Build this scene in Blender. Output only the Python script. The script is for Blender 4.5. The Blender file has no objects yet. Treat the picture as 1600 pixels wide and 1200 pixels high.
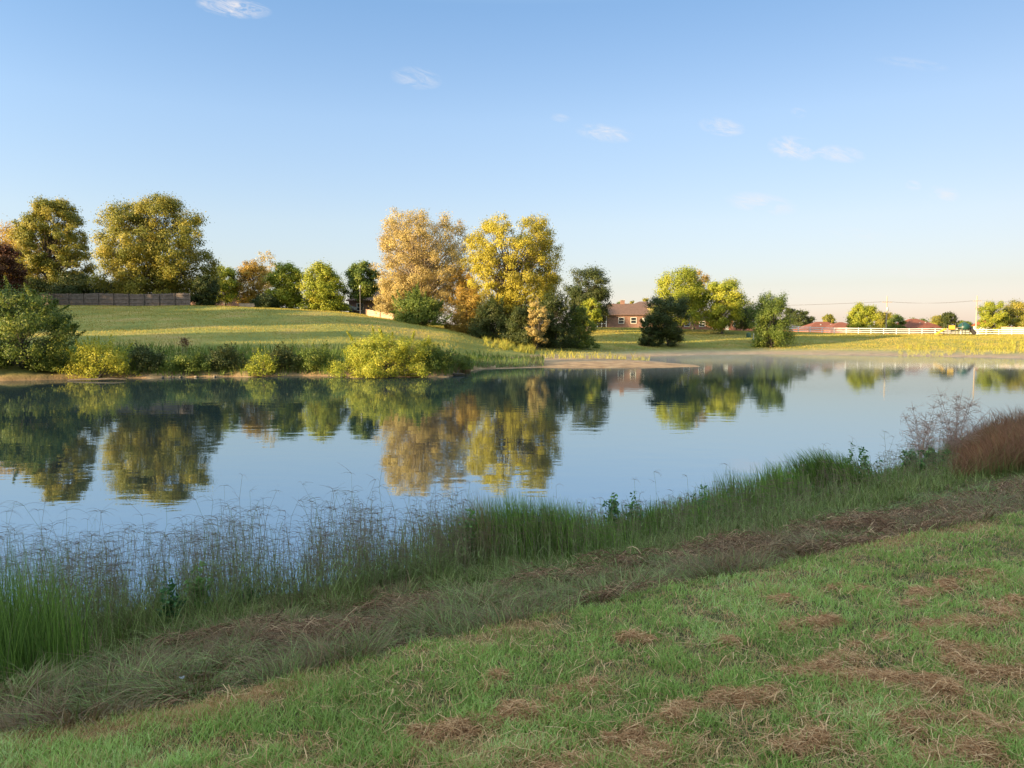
import bpy, math
import numpy as np
from mathutils import Vector

# ------------------------------------------------------------------ camera
F, HOR, ZC = 1180.0, 524.0, 2.7          # focal length (px of a 1600 px wide photo), horizon row, eye height above water
TH = math.atan((600 - HOR) / F)
sc = bpy.context.scene
cd = bpy.data.cameras.new("camera"); cam = bpy.data.objects.new("camera", cd)
sc.collection.objects.link(cam); sc.camera = cam
cd.sensor_width = 36.0; cd.lens = F / 1600 * 36.0
cd.clip_start = 0.05; cd.clip_end = 6000
cam.location = (0, 0, ZC); cam.rotation_euler = (math.pi / 2 - TH, 0, 0)

def ray(px, py):
    a = (px - 800) / F; b = (600 - py) / F
    return a, math.cos(TH) + b * math.sin(TH), -math.sin(TH) + b * math.cos(TH)
def at(px, py, Y):
    a, yc, zc = ray(px, py)
    return np.array([a * Y / yc, Y, ZC + Y * zc / yc])
def zp(py, Y): return at(800, py, Y)[2]
def shoreY(py):
    a, yc, zc = ray(800, py); return -ZC * yc / zc

# ------------------------------------------------------------------ sky, sun, exposure
SUN_EL = math.radians(10.0)
TX, TY = 0.84, 0.54                       # horizontal direction the light travels
n_ = math.hypot(TX, TY); TX /= n_; TY /= n_
w = bpy.data.worlds.new("World"); sc.world = w; w.use_nodes = True
nt = w.node_tree; N = nt.nodes; L = nt.links
bg = N["Background"]; bg.inputs[1].default_value = 0.10
sky = N.new("ShaderNodeTexSky"); sky.sky_type = 'NISHITA'; sky.sun_disc = False
sky.sun_elevation = SUN_EL; sky.sun_rotation = math.atan2(-TX, -TY)
sky.air_density = 1.0; sky.dust_density = 0.6; sky.ozone_density = 2.2; sky.altitude = 150
def M(op, a, b=None, c=None):
    n = N.new("ShaderNodeMath"); n.operation = op
    for i, v in enumerate((a, b, c)):
        if v is None: continue
        if isinstance(v, (int, float)): n.inputs[i].default_value = v
        else: L.new(v, n.inputs[i])
    return n.outputs[0]
tc = N.new("ShaderNodeTexCoord"); sep = N.new("ShaderNodeSeparateXYZ"); L.new(tc.outputs["Generated"], sep.inputs[0])
yy = M('MAXIMUM', sep.outputs[1], 0.05)
U = M('DIVIDE', sep.outputs[0], yy); V = M('DIVIDE', sep.outputs[2], yy)
clouds = [(365, 12, 60, 16, .8), (650, 122, 42, 18, .35), (945, 208, 48, 15, .45), (1128, 198, 38, 15, .5), (1240, 232, 42, 20, .6),
          (1310, 240, 45, 14, .45), (1190, 318, 60, 18, .4), (1475, 303, 26, 14, .45), (1248, 176, 14, 8, .4), (1425, 100, 60, 10, .15), (1427, 290, 14, 9, .4),
          (875, 184, 18, 7, .3), (1340, 365, 50, 10, .15), (1430, 428, 60, 12, .2)]
tot = None
for px, py, sx, sy, st in clouds:
    a, yc, zc = ray(px, py); u0, v0 = a / yc, zc / yc
    du = M('MULTIPLY', M('SUBTRACT', U, u0), F / sx); dv = M('MULTIPLY', M('ADD', M('SUBTRACT', V, v0), M('MULTIPLY', M('SUBTRACT', U, u0), 0.12)), F / sy)
    e = M('MULTIPLY', M('MAXIMUM', M('SUBTRACT', 1.0, M('ADD', M('MULTIPLY', du, du), M('MULTIPLY', dv, dv))), 0.0), st)
    e = M('MULTIPLY', e, 1.35); tot = e if tot is None else M('ADD', tot, e)
cb = N.new("ShaderNodeCombineXYZ"); L.new(M('MULTIPLY', U, 1.0), cb.inputs[0]); L.new(M('MULTIPLY', M('ADD', V, M('MULTIPLY', U, .25)), 3.2), cb.inputs[1])
nz = N.new("ShaderNodeTexNoise"); nz.inputs["Scale"].default_value = 26; nz.inputs["Detail"].default_value = 8; nz.inputs["Roughness"].default_value = .68; nz.inputs["Distortion"].default_value = 1.1
L.new(cb.outputs[0], nz.inputs["Vector"])
wis = M('MULTIPLY', M('MAXIMUM', M('SUBTRACT', nz.outputs[0], 0.40), 0.0), 4.0)
fac = M('MINIMUM', M('MULTIPLY', tot, wis), .85)
mx = N.new("ShaderNodeMix"); mx.data_type = 'RGBA'; L.new(fac, mx.inputs[0])
hs = N.new("ShaderNodeHueSaturation"); hs.inputs["Saturation"].default_value = 1.0; hs.inputs["Value"].default_value = 1.0
L.new(sky.outputs[0], hs.inputs["Color"])
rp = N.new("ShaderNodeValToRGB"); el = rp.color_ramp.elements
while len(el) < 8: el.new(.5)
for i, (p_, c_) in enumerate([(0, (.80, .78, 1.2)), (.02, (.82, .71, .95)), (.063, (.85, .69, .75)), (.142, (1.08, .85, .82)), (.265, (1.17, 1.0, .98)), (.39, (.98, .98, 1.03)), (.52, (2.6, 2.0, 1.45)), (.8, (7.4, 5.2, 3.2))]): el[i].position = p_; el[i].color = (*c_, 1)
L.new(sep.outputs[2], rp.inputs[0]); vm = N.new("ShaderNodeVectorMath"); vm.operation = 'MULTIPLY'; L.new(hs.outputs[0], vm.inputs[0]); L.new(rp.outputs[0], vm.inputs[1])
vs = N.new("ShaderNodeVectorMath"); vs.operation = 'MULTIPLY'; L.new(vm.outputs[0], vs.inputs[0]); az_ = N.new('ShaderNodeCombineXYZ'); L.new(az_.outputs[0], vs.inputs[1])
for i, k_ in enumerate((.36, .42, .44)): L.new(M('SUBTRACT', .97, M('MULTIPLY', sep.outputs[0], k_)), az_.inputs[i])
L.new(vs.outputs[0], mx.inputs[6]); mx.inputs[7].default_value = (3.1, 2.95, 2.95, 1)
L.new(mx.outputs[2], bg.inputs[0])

sd = bpy.data.lights.new("sun", 'SUN'); sun = bpy.data.objects.new("sun", sd); sc.collection.objects.link(sun)
sd.energy = 5.0; sd.angle = math.radians(0.5); sd.color = (1.0, 0.74, 0.40)
sun.rotation_euler = Vector((-TX * math.cos(SUN_EL), -TY * math.cos(SUN_EL), math.sin(SUN_EL))).to_track_quat('Z', 'Y').to_euler()
sc.view_settings.view_transform = 'Standard'; sc.view_settings.look = 'None'
sc.view_settings.exposure = 1.6; sc.view_settings.gamma = 1.0
sc.cycles.max_bounces = 6; sc.cycles.diffuse_bounces = 2; sc.cycles.glossy_bounces = 3; sc.cycles.transmission_bounces = 3
sc.cycles.transparent_max_bounces = 6; sc.cycles.volume_bounces = 0; sc.cycles.caustics_reflective = False; sc.cycles.caustics_refractive = False

# ------------------------------------------------------------------ helpers
col = sc.collection
R0 = np.random.default_rng(7)
def vnoise(x, y, seed=0):
    x = np.asarray(x, float); y = np.asarray(y, float)
    xi = np.floor(x).astype(np.int64); yi = np.floor(y).astype(np.int64); fx = x - xi; fy = y - yi
    fx = fx * fx * (3 - 2 * fx); fy = fy * fy * (3 - 2 * fy)
    def h(a, b):
        n = (a * 374761393 + b * 668265263 + seed * 1442695041) & 0x7fffffff
        n = ((n ^ (n >> 13)) * 1274126177) & 0x7fffffff
        return ((n ^ (n >> 16)) & 0xffff) / 65535.0
    return (h(xi, yi) * (1 - fx) + h(xi + 1, yi) * fx) * (1 - fy) + (h(xi, yi + 1) * (1 - fx) + h(xi + 1, yi + 1) * fx) * fy
def fnoise(x, y, seed=0, o=3):
    s = 0; a = .5; t = 0
    for i in range(o):
        s = s + a * vnoise(np.asarray(x) * 2 ** i, np.asarray(y) * 2 ** i, seed + i); t += a; a *= .5
    return s / t

def mesh(name, V, Fc, mat, parent=None, tint=None, smooth=False, attrs=None):
    """V (n,3), Fc (m,k) -> one linked mesh object"""
    V = np.ascontiguousarray(V, np.float32); me = bpy.data.meshes.new(name)
    me.vertices.add(len(V)); me.vertices.foreach_set("co", V.ravel())
    if not isinstance(Fc, list): Fc = [Fc]
    Fc = [np.asarray(f, np.int32) for f in Fc if len(f)]
    nl = sum(f.size for f in Fc); npol = sum(len(f) for f in Fc)
    me.loops.add(nl); me.loops.foreach_set("vertex_index", np.concatenate([f.ravel() for f in Fc]))
    me.polygons.add(npol)
    tots = np.concatenate([np.full(len(f), f.shape[1], np.int32) for f in Fc])
    me.polygons.foreach_set("loop_start", np.concatenate([[0], np.cumsum(tots)[:-1]]).astype(np.int32))
    me.polygons.foreach_set("use_smooth", np.full(npol, bool(smooth)))
    ats = dict(attrs or {})
    if tint is not None: ats["tint"] = tint
    for k, v in ats.items():
        at_ = me.attributes.new(k, 'FLOAT', 'POINT'); at_.data.foreach_set("value", np.ascontiguousarray(v, np.float32))
    me.update(calc_edges=True); me.validate()
    me.materials.append(mat)
    o = bpy.data.objects.new(name, me); col.objects.link(o)
    if parent is not None: o.parent = parent
    return o
def tag(o, label=None, cat=None, group=None, kind=None):
    if label: o["label"] = label
    if cat: o["category"] = cat
    if group: o["group"] = group
    if kind: o["kind"] = kind
    return o
def thing(name, label, cat, loc=(0, 0, 0), rz=0, group=None):
    o = bpy.data.objects.new(name, None); col.objects.link(o); o.location = [float(v) for v in loc]; o.rotation_euler[2] = rz
    o.empty_display_size = .2
    return tag(o, label, cat, group)

class Geo:
    """collects boxes, tubes and quads into one mesh"""
    def __init__(s): s.V = []; s.F = {}; s.n = 0
    def add(s, V, Fc):
        V = np.asarray(V, float); Fc = np.asarray(Fc)
        s.V.append(V); s.F.setdefault(Fc.shape[1], []).append(Fc + s.n); s.n += len(V); return s
    def box(s, x0, y0, z0, x1, y1, z1):
        V = [(x0,y0,z0),(x1,y0,z0),(x1,y1,z0),(x0,y1,z0),(x0,y0,z1),(x1,y0,z1),(x1,y1,z1),(x0,y1,z1)]
        return s.add(V, [(0,3,2,1),(4,5,6,7),(0,1,5,4),(1,2,6,5),(2,3,7,6),(3,0,4,7)])
    def tube(s, pts, rad, k=6):
        V, Fc = tubes(np.array([pts], float), np.array([rad], float), k); return s.add(V, Fc)
    def build(s, name, mat, parent=None, smooth=False):
        return mesh(name, np.concatenate(s.V), [np.concatenate(v) for v in s.F.values()], mat, parent, smooth=smooth)

def ribbons(C, Wd, side):
    """C (n,k,3) centrelines, Wd (n,k) widths, side (n,3) or (n,k,3)"""
    n, k, _ = C.shape
    if side.ndim == 2: side = side[:, None, :]
    A = C - side * Wd[..., None] * .5; B = C + side * Wd[..., None] * .5
    V = np.stack([A, B], 2).reshape(-1, 3)
    i = np.arange(n)[:, None] * (2 * k) + np.arange(k - 1)[None, :] * 2
    Fc = np.stack([i, i + 1, i + 3, i + 2], -1).reshape(-1, 4)
    return V, Fc
def tubes(C, Rd, k=5):
    n, m, _ = C.shape
    T = np.gradient(C, axis=1); T /= np.linalg.norm(T, axis=2, keepdims=True) + 1e-9
    up = np.where(np.abs(T[..., 2:3]) > .9, np.array([1., 0, 0]), np.array([0, 0, 1.]))
    A = np.cross(T, up); A /= np.linalg.norm(A, axis=2, keepdims=True) + 1e-9; B = np.cross(T, A)
    an = np.arange(k) * 2 * math.pi / k
    V = C[:, :, None, :] + Rd[:, :, None, None] * (np.cos(an)[None, None, :, None] * A[:, :, None, :] + np.sin(an)[None, None, :, None] * B[:, :, None, :])
    V = V.reshape(-1, 3)
    b = np.arange(n)[:, None, None] * m * k + np.arange(m - 1)[None, :, None] * k; j = np.arange(k)[None, None, :]; j2 = (j + 1) % k
    Fc = np.stack([b + j, b + j2, b + k + j2, b + k + j], -1).reshape(-1, 4)
    return V, Fc
def blades(P, h, w, lean, rng, k=3, curl=1.0, flat=0.0, az=None):
    """grass blades standing at P; lean = sideways reach as a share of the height"""
    n = len(P); az = rng.uniform(0, 2 * math.pi, n) if az is None else az
    t = np.linspace(0, 1, k + 1)[None, :]
    d = np.stack([np.cos(az), np.sin(az)], 1)
    reach = (lean * h)[:, None] * t ** (1 + curl)
    C = np.zeros((n, k + 1, 3)); C[..., :2] = P[:, None, :2] + d[:, None, :] * reach[..., None]
    C[..., 2] = P[:, 2:3] + h[:, None] * (t - flat * t ** 3)
    sa = az + math.pi / 2 + rng.normal(0, .7, n)
    side = np.stack([np.cos(sa), np.sin(sa), np.zeros(n)], 1)
    Wd = w[:, None] * (1 - .92 * t ** 1.6)
    return ribbons(C, Wd, side)
def leafquads(P, Nn, size, rng, asp=.62):
    """rhombic leaves at P with normals Nn"""
    n = len(P); a = rng.normal(size=(n, 3)); a -= (a * Nn).sum(1, keepdims=True) * Nn; a /= np.linalg.norm(a, axis=1, keepdims=True) + 1e-9
    b = np.cross(Nn, a); s = size[:, None] * .5
    V = np.stack([P - a * s, P + b * s * asp + a * s * .1, P + a * s, P - b * s * asp + a * s * .1], 1).reshape(-1, 3)
    return V, np.arange(4 * n).reshape(n, 4)

# ------------------------------------------------------------------ materials
def newmat(name):
    m = bpy.data.materials.new(name); m.use_nodes = True; nt = m.node_tree; nt.nodes.clear(); return m, nt.nodes, nt.links
def ramp(Nn, stops, interp='LINEAR'):
    r = Nn.new("ShaderNodeValToRGB"); e = r.color_ramp.elements; r.color_ramp.interpolation = interp
    while len(e) < len(stops): e.new(.5)
    for i, (p, c) in enumerate(stops): e[i].position = p; e[i].color = (*c, 1)
    return r
def plain(name, c, rough=.7, var=.25, scale=3.0, bump=0.0, metallic=0):
    m, Nn, Lk = newmat(name); o = Nn.new("ShaderNodeOutputMaterial"); p = Nn.new("ShaderNodeBsdfPrincipled")
    t = Nn.new("ShaderNodeTexCoord"); z = Nn.new("ShaderNodeTexNoise"); z.inputs["Scale"].default_value = scale; z.inputs["Detail"].default_value = 6
    Lk.new(t.outputs["Object"], z.inputs["Vector"])
    r = ramp(Nn, [(.25, tuple(v * (1 - var) for v in c)), (.75, tuple(min(1, v * (1 + var)) for v in c))])
    Lk.new(z.outputs[0], r.inputs[0]); Lk.new(r.outputs[0], p.inputs["Base Color"]); p.inputs["Roughness"].default_value = rough; p.inputs["Metallic"].default_value = metallic
    if bump:
        b = Nn.new("ShaderNodeBump"); b.inputs["Strength"].default_value = bump; Lk.new(z.outputs[0], b.inputs["Height"]); Lk.new(b.outputs[0], p.inputs["Normal"])
    Lk.new(p.outputs[0], o.inputs[0]); return m
def foliage(name, stops, tr=.35, gloss=.25, nscale=.35, rough=.5):
    """leaf or grass colour picked by the per-leaf tint"""
    m, Nn, Lk = newmat(name); o = Nn.new("ShaderNodeOutputMaterial")
    at_ = Nn.new("ShaderNodeAttribute"); at_.attribute_name = "tint"
    r = ramp(Nn, stops); Lk.new(at_.outputs["Fac"], r.inputs[0])
    p = Nn.new("ShaderNodeBsdfPrincipled"); p.inputs["Roughness"].default_value = rough; p.inputs["Specular IOR Level"].default_value = gloss
    Lk.new(r.outputs[0], p.inputs["Base Color"])
    t = Nn.new("ShaderNodeBsdfTranslucent"); Lk.new(r.outputs[0], t.inputs[0])
    x = Nn.new("ShaderNodeMixShader"); x.inputs[0].default_value = tr
    Lk.new(p.outputs[0], x.inputs[1]); Lk.new(t.outputs[0], x.inputs[2]); Lk.new(x.outputs[0], o.inputs[0]); return m
bark_dark = plain("dark_bark", (.10, .08, .06), .9, .4, 6, .6)
bark_pale = plain("pale_bark", (.34, .27, .19), .85, .3, 4, .5)
FM = {
 'olive':  foliage("olive_leaves",  [(0, (0.120, 0.146, 0.028)), (.5, (0.262, 0.244, 0.039)), (1, (0.483, 0.370, 0.062))]),
 'green':  foliage("green_leaves",  [(0, (0.066, 0.101, 0.022)), (.5, (0.133, 0.185, 0.032)), (1, (0.285, 0.286, 0.050))]),
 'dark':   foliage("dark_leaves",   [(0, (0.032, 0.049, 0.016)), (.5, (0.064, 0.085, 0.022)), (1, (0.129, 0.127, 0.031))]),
 'bright': foliage("bright_leaves", [(0, (0.150, 0.198, 0.025)), (.5, (0.301, 0.330, 0.034)), (1, (0.489, 0.445, 0.054))]),
 'yellow': foliage("yellow_leaves", [(0, (.216, .19, .027)), (.5, (.42, .355, .04)), (1, (.60, .52, .065))]),
 'tan':    foliage("tan_leaves",    [(0, (.27, .19, .075)), (.5, (.46, .35, .125)), (1, (.58, .47, .17))]),
 'gold':   foliage("gold_leaves",   [(0, (0.225, 0.150, 0.030)), (.5, (0.420, 0.270, 0.053)), (1, (0.540, 0.390, 0.075))]),
 'orange': foliage("orange_leaves", [(0, (.34, .20, .03)), (.5, (.52, .33, .05)), (1, (.62, .44, .07))]),
 'russet': foliage("russet_leaves", [(0, (.035, .015, .010)), (.5, (.09, .035, .018)), (1, (.17, .075, .03))]),
}

# ------------------------------------------------------------------ terrain
COLS = [ # px, shore row, (Y, row) of bank top, mid slope, crest, back, then height far away
 (-3000, 594, (48.5, 556), (75, 508), (108, 479), (150, 477), 9),
 (0,   594, (49, 556), (76, 508), (108, 479), (150, 477), 9),
 (300, 590, (52, 556), (78, 508), (106, 479), (150, 477), 9),
 (350, 589, (52.5, 556), (78, 509), (104, 480), (150, 478), 9),
 (450, 588, (53, 557), (78, 511), (100, 484), (150, 482), 9),
 (530, 588, (53, 558), (76, 515), (98, 489), (145, 487), 8.5),
 (600, 589, (52, 561), (74, 523), (96, 498), (140, 496), 8),
 (700, 589, (52, 568), (72, 539), (92, 517), (135, 508), 8),
 (750, 577, (64, 566), (76, 548), (90, 533), (130, 514), 7.5),
 (830, 571, (73, 562), (82, 554), (95, 545), (130, 520), 7),
 (900, 565, (86, 557), (100, 548), (125, 530), (160, 512), 7),
 (980, 558, (99, 553), (112, 546), (130, 530), (160, 511), 7),
 (1100, 554, (112, 550), (122, 543), (138, 528), (158, 516), 7),
 (1200, 553, (116, 549.5), (125, 542), (140, 529), (158, 519), 6),
 (1340, 555, (110, 550), (120, 542), (140, 529), (158, 522.5), 4),
 (1500, 557.5, (100, 553), (110, 544), (130, 530), (155, 523), 4),
 (1600, 560, (94, 555), (104, 545), (125, 531), (152, 523.5), 4),
 (1900, 566, (82, 559), (94, 548), (118, 532), (150, 523.5), 4),
 (5000, 566, (82, 559), (94, 548), (118, 532), (150, 523.5), 4)]
cpx = np.array([c[0] for c in COLS], float)
ND = np.array([[shoreY(c[1])] + [q[0] for q in c[2:6]] + [450.] for c in COLS])
NZ = np.array([[0.] + [zp(q[1], q[0]) for q in c[2:6]] + [c[6]] for c in COLS])
SP = [(740,571),(765,577),(850,574.5),(940,575),(1040,574.3),(1085,573.6),(1104,572.6),(1060,567.5),(1010,563.5),(975,559),(900,560),(800,562)]
SPIT = np.array([[at(px, py, shoreY(py))[0], shoreY(py)] for px, py in SP])
SH = np.array([(-400,-60),(-60,-8),(-25,.5),(-10,4.6),(-4.6,6.7),(-2.6,7.8),(-.75,8.7),(2.1,10.1),(4.6,12.1),(7.3,14.3),(9.5,16.8),(12.5,19.8),(18,23),(40,27),(120,30),(600,40)], float)
def on_plane(px, py, z):
    a_, yc, zc = ray(px, py); k_ = (z - ZC) / zc; return (a_ * k_, yc * k_)
EDGE = [(0, 1142), (200, 1108), (400, 1068), (540, 1030), (680, 993), (813, 967), (973, 929), (1080, 905), (1197, 883), (1400, 836), (1600, 797), (1700, 782)]   # the mown edge, found on the bank
LE = np.array([(-400, -66), (-60, -12), (-12, -1.0)] + [on_plane(px, py, .88) for px, py in EDGE] + [(12, 10.2), (20, 12), (60, 16), (600, 20)], float)
def sdline(x, y, Pn):
    """signed distance to an open polyline, positive on its right-hand side"""
    best = np.full(np.shape(x), 1e9); sg = np.zeros(np.shape(x))
    for a, b in zip(Pn[:-1], Pn[1:]):
        d = b - a; t = np.clip(((x - a[0]) * d[0] + (y - a[1]) * d[1]) / (d @ d), 0, 1)
        ex = x - a[0] - t * d[0]; ey = y - a[1] - t * d[1]; q = np.hypot(ex, ey); s = np.sign(d[1] * ex - d[0] * ey)
        m = q < best; best = np.where(m, q, best); sg = np.where(m, s, sg)
    return best * np.where(sg == 0, 1, sg)
def sdpoly(x, y, Pn):
    best = np.full(np.shape(x), 1e9); ins = np.zeros(np.shape(x), bool)
    for a, b in zip(Pn, np.roll(Pn, -1, 0)):
        d = b - a; t = np.clip(((x - a[0]) * d[0] + (y - a[1]) * d[1]) / (d @ d), 0, 1)
        best = np.minimum(best, np.hypot(x - a[0] - t * d[0], y - a[1] - t * d[1]))
        c = ((a[1] > y) != (b[1] > y)) & (x < (b[0] - a[0]) * (y - a[1]) / (b[1] - a[1] + 1e-12) + a[0]); ins ^= c
    return np.where(ins, best, -best)
def znear(x, y):
    wob = (fnoise(x * .9, y * .9, 3) - .5) * .5
    dS = sdline(x, y, SH) + wob * .8; dL = sdline(x, y, LE) + wob * .12
    lawn = .86 + .26 * (1 - np.exp(-np.maximum(dL, 0) / 2.2)) + np.maximum(dL - 8, 0) * .03
    lawn += (fnoise(x * 2.2, y * 2.2, 5) - .5) * .06
    t = np.clip(dS / (dS + np.maximum(-dL, 0) + 1e-6), 0, 1)
    bank = .80 * t ** 1.35 + (fnoise(x * 3, y * 3, 9) - .5) * .14 * np.sqrt(np.clip(t * (1 - t) * 4, 0, 1))
    z = np.where(dL > 0, lawn, bank)
    z = np.where(dS < 0, np.maximum(dS * .3, -2.5), z)
    return np.where(lawn > 3.5, 3.5, z), dS, dL
def zfar(x, y):
    ys = np.maximum(y, 6.0); px = 800 + F * x / ys; D = np.where(y > 6, y, y)
    wob = (fnoise(x * .12, y * .12, 21) - .5) * 3 + (fnoise(x * .7, y * .7, 22) - .5) * 1.0
    d = [np.interp(px, cpx, ND[:, i]) for i in range(6)]; zz = [np.interp(px, cpx, NZ[:, i]) for i in range(6)]
    Dw = D + np.where(D < d[1], wob, wob * np.clip(1 - (D - d[1]) / 8, 0, 1))
    z = (Dw - d[0]) * .22
    z = np.maximum(z, -2.5)
    for i in range(5):
        t = (Dw - d[i]) / (d[i + 1] - d[i]); seg = zz[i] + (zz[i + 1] - zz[i]) * (t ** .75 if i == 0 else t) if i else zz[i] + (zz[1] - zz[0]) * np.clip(t, 0, 1) ** .8
        z = np.where((t >= 0) & (t <= 1), seg, z)
    z = np.where(Dw > d[5], zz[5], z)
    z = np.where(z > .3, z + (fnoise(x * .08, y * .08, 31) - .5) * np.minimum(z, 1) * .5, z)
    return z, D - d[0]
def spitz(x, y):
    s = sdpoly(x, y, SPIT) + (fnoise(x * .5, y * .5, 41) - .5) * 1.4
    return np.where(s > 0, np.minimum(s * .06, .34) + (fnoise(x * 1.5, y * 1.5, 43) - .5) * .08 * np.minimum(s, 1), np.maximum(s * .2, -2.5)), s
def ground(x, y, full=False):
    x = np.asarray(x, float); y = np.asarray(y, float)
    a, dS, dL = znear(x, y); b, dF = zfar(x, y); c, s = spitz(x, y)
    b = np.where(y < 22, -2.5, b)
    z = np.maximum(np.maximum(a, b), c)
    return (z, dS, dL, dF, s) if full else z
def hit(px, py):
    """where the sight line through a photo pixel meets the near bank"""
    Y = 4.0; a, yc, zc = ray(px, py)
    ys = np.linspace(1.5, 40, 4000); g = ground(ys * a / yc, ys); r = ZC + ys * zc / yc
    i = int(np.argmax(r < np.maximum(g, 0))); Y = ys[i]
    return np.array([Y * a / yc, Y, max(g[i], 0)])

ang = np.concatenate([np.radians(np.arange(-180, -42, 3.)), np.radians(np.arange(-42, 42, .22)), np.radians(np.arange(42, 180, 3.))])
rad = [.3]
while rad[-1] < 46: rad.append(rad[-1] * 1.018 + .004)
while rad[-1] < 170: rad.append(rad[-1] + .55)
while rad[-1] < 4500: rad.append(rad[-1] * 1.12)
rad = np.array(rad)
A, Rr = np.meshgrid(ang, rad); GX = Rr * np.sin(A); GY = Rr * np.cos(A)
gz, gS, gL, gF, gs = ground(GX, GY, True)
nr, na = A.shape
i = np.arange(nr - 1)[:, None] * na + np.arange(na)[None, :]; j = np.arange(nr - 1)[:, None] * na + (np.arange(na)[None, :] + 1) % na
Fg = np.stack([i, j, j + na, i + na], -1).reshape(-1, 4)
near_w = (gS > -2) & (GY < 45)
V = np.stack([GX, GY, gz], -1).reshape(-1, 3)
cen = len(V); V = np.vstack([V, [[0, 0, float(ground(0., 0.))]]])
tri = np.stack([np.full(na, cen), (np.arange(na) + 1) % na, np.arange(na)], 1)
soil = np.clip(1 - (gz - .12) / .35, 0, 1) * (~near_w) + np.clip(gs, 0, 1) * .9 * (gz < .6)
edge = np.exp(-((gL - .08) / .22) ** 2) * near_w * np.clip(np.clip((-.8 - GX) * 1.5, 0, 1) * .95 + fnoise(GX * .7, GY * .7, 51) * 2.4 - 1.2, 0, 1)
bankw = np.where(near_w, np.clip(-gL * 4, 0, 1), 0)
ap = lambda v: np.append(np.clip(v, 0, 1).ravel(), 0.)
m, Nn, Lk = newmat("grassy_ground"); o = Nn.new("ShaderNodeOutputMaterial"); p = Nn.new("ShaderNodeBsdfPrincipled"); p.inputs["Roughness"].default_value = .95; p.inputs["Specular IOR Level"].default_value = .1
tcn = Nn.new("ShaderNodeTexCoord")
def noi(sc_, det=6, vec=None):
    z = Nn.new("ShaderNodeTexNoise"); z.inputs["Scale"].default_value = sc_; z.inputs["Detail"].default_value = det; Lk.new(vec or tcn.outputs["Object"], z.inputs["Vector"]); return z.outputs[0]
def att(n):
    a_ = Nn.new("ShaderNodeAttribute"); a_.attribute_name = n; return a_.outputs["Fac"]
def mixc(f, a, b):
    x = Nn.new("ShaderNodeMix"); x.data_type = 'RGBA'; Lk.new(f, x.inputs[0]); Lk.new(a, x.inputs[6]); Lk.new(b, x.inputs[7]); return x.outputs[2]
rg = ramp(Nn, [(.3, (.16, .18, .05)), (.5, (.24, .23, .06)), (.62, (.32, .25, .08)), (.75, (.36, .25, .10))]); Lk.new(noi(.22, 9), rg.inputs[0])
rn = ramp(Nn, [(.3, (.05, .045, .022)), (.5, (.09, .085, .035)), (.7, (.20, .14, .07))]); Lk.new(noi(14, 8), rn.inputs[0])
rs = ramp(Nn, [(.3, (.18, .11, .06)), (.55, (.33, .21, .115)), (.75, (.44, .31, .18))]); Lk.new(noi(.9, 9), rs.inputs[0])
re = ramp(Nn, [(.3, (.28, .13, .05)), (.7, (.42, .22, .10))]); Lk.new(noi(25, 6), re.inputs[0])
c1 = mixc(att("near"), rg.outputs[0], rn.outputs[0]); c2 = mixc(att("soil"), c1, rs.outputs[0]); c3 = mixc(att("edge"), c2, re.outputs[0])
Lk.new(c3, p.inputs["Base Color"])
b = Nn.new("ShaderNodeBump"); b.inputs["Strength"].default_value = .6; b.inputs["Distance"].default_value = .05; Lk.new(noi(8, 8), b.inputs["Height"]); Lk.new(b.outputs[0], p.inputs["Normal"])
Lk.new(p.outputs[0], o.inputs[0]); ground_mat = m
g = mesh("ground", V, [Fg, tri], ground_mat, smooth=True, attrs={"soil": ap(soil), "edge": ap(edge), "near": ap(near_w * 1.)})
tag(g, kind="structure")

# ------------------------------------------------------------------ water
m, Nn, Lk = newmat("pond_water"); o = Nn.new("ShaderNodeOutputMaterial"); p = Nn.new("ShaderNodeBsdfPrincipled")
p.inputs["Base Color"].default_value = (.022, .038, .042, 1); p.inputs["Roughness"].default_value = .015; p.inputs["IOR"].default_value = 8.0; p.inputs["Specular Tint"].default_value = (.84, .94, 1.0, 1)
p.inputs["Specular IOR Level"].default_value = .5
tcn = Nn.new("ShaderNodeTexCoord"); mp = Nn.new("ShaderNodeMapping"); mp.inputs["Scale"].default_value = (.5, 1.0, 1); mp.inputs["Rotation"].default_value[2] = math.radians(12)
Lk.new(tcn.outputs["Object"], mp.inputs[0])
n1 = Nn.new("ShaderNodeTexNoise"); n1.inputs["Scale"].default_value = 1.6; n1.inputs["Detail"].default_value = 3; Lk.new(mp.outputs[0], n1.inputs["Vector"])
n2 = Nn.new("ShaderNodeTexNoise"); n2.inputs["Scale"].default_value = .06; n2.inputs["Detail"].default_value = 3; Lk.new(tcn.outputs["Object"], n2.inputs["Vector"])
mul = Nn.new("ShaderNodeMath"); mul.operation = 'MULTIPLY'; Lk.new(n1.outputs[0], mul.inputs[0]); Lk.new(n2.outputs[0], mul.inputs[1])
b = Nn.new("ShaderNodeBump"); b.inputs["Strength"].default_value = 1.0; b.inputs["Distance"].default_value = .007; Lk.new(mul.outputs[0], b.inputs["Height"]); Lk.new(b.outputs[0], p.inputs["Normal"])
Lk.new(p.outputs[0], o.inputs[0]); water_mat = m
wx = np.linspace(-420, 420, 43); wy = np.linspace(-60, 170, 24)
WX, WY = np.meshgrid(wx, wy); i = np.arange(len(wy) - 1)[:, None] * len(wx) + np.arange(len(wx) - 1)[None, :]
wt = mesh("pond_water", np.stack([WX, WY, WX * 0], -1).reshape(-1, 3), np.stack([i, i + 1, i + 1 + len(wx), i + len(wx)], -1).reshape(-1, 4), water_mat)
tag(wt, kind="structure")

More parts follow.
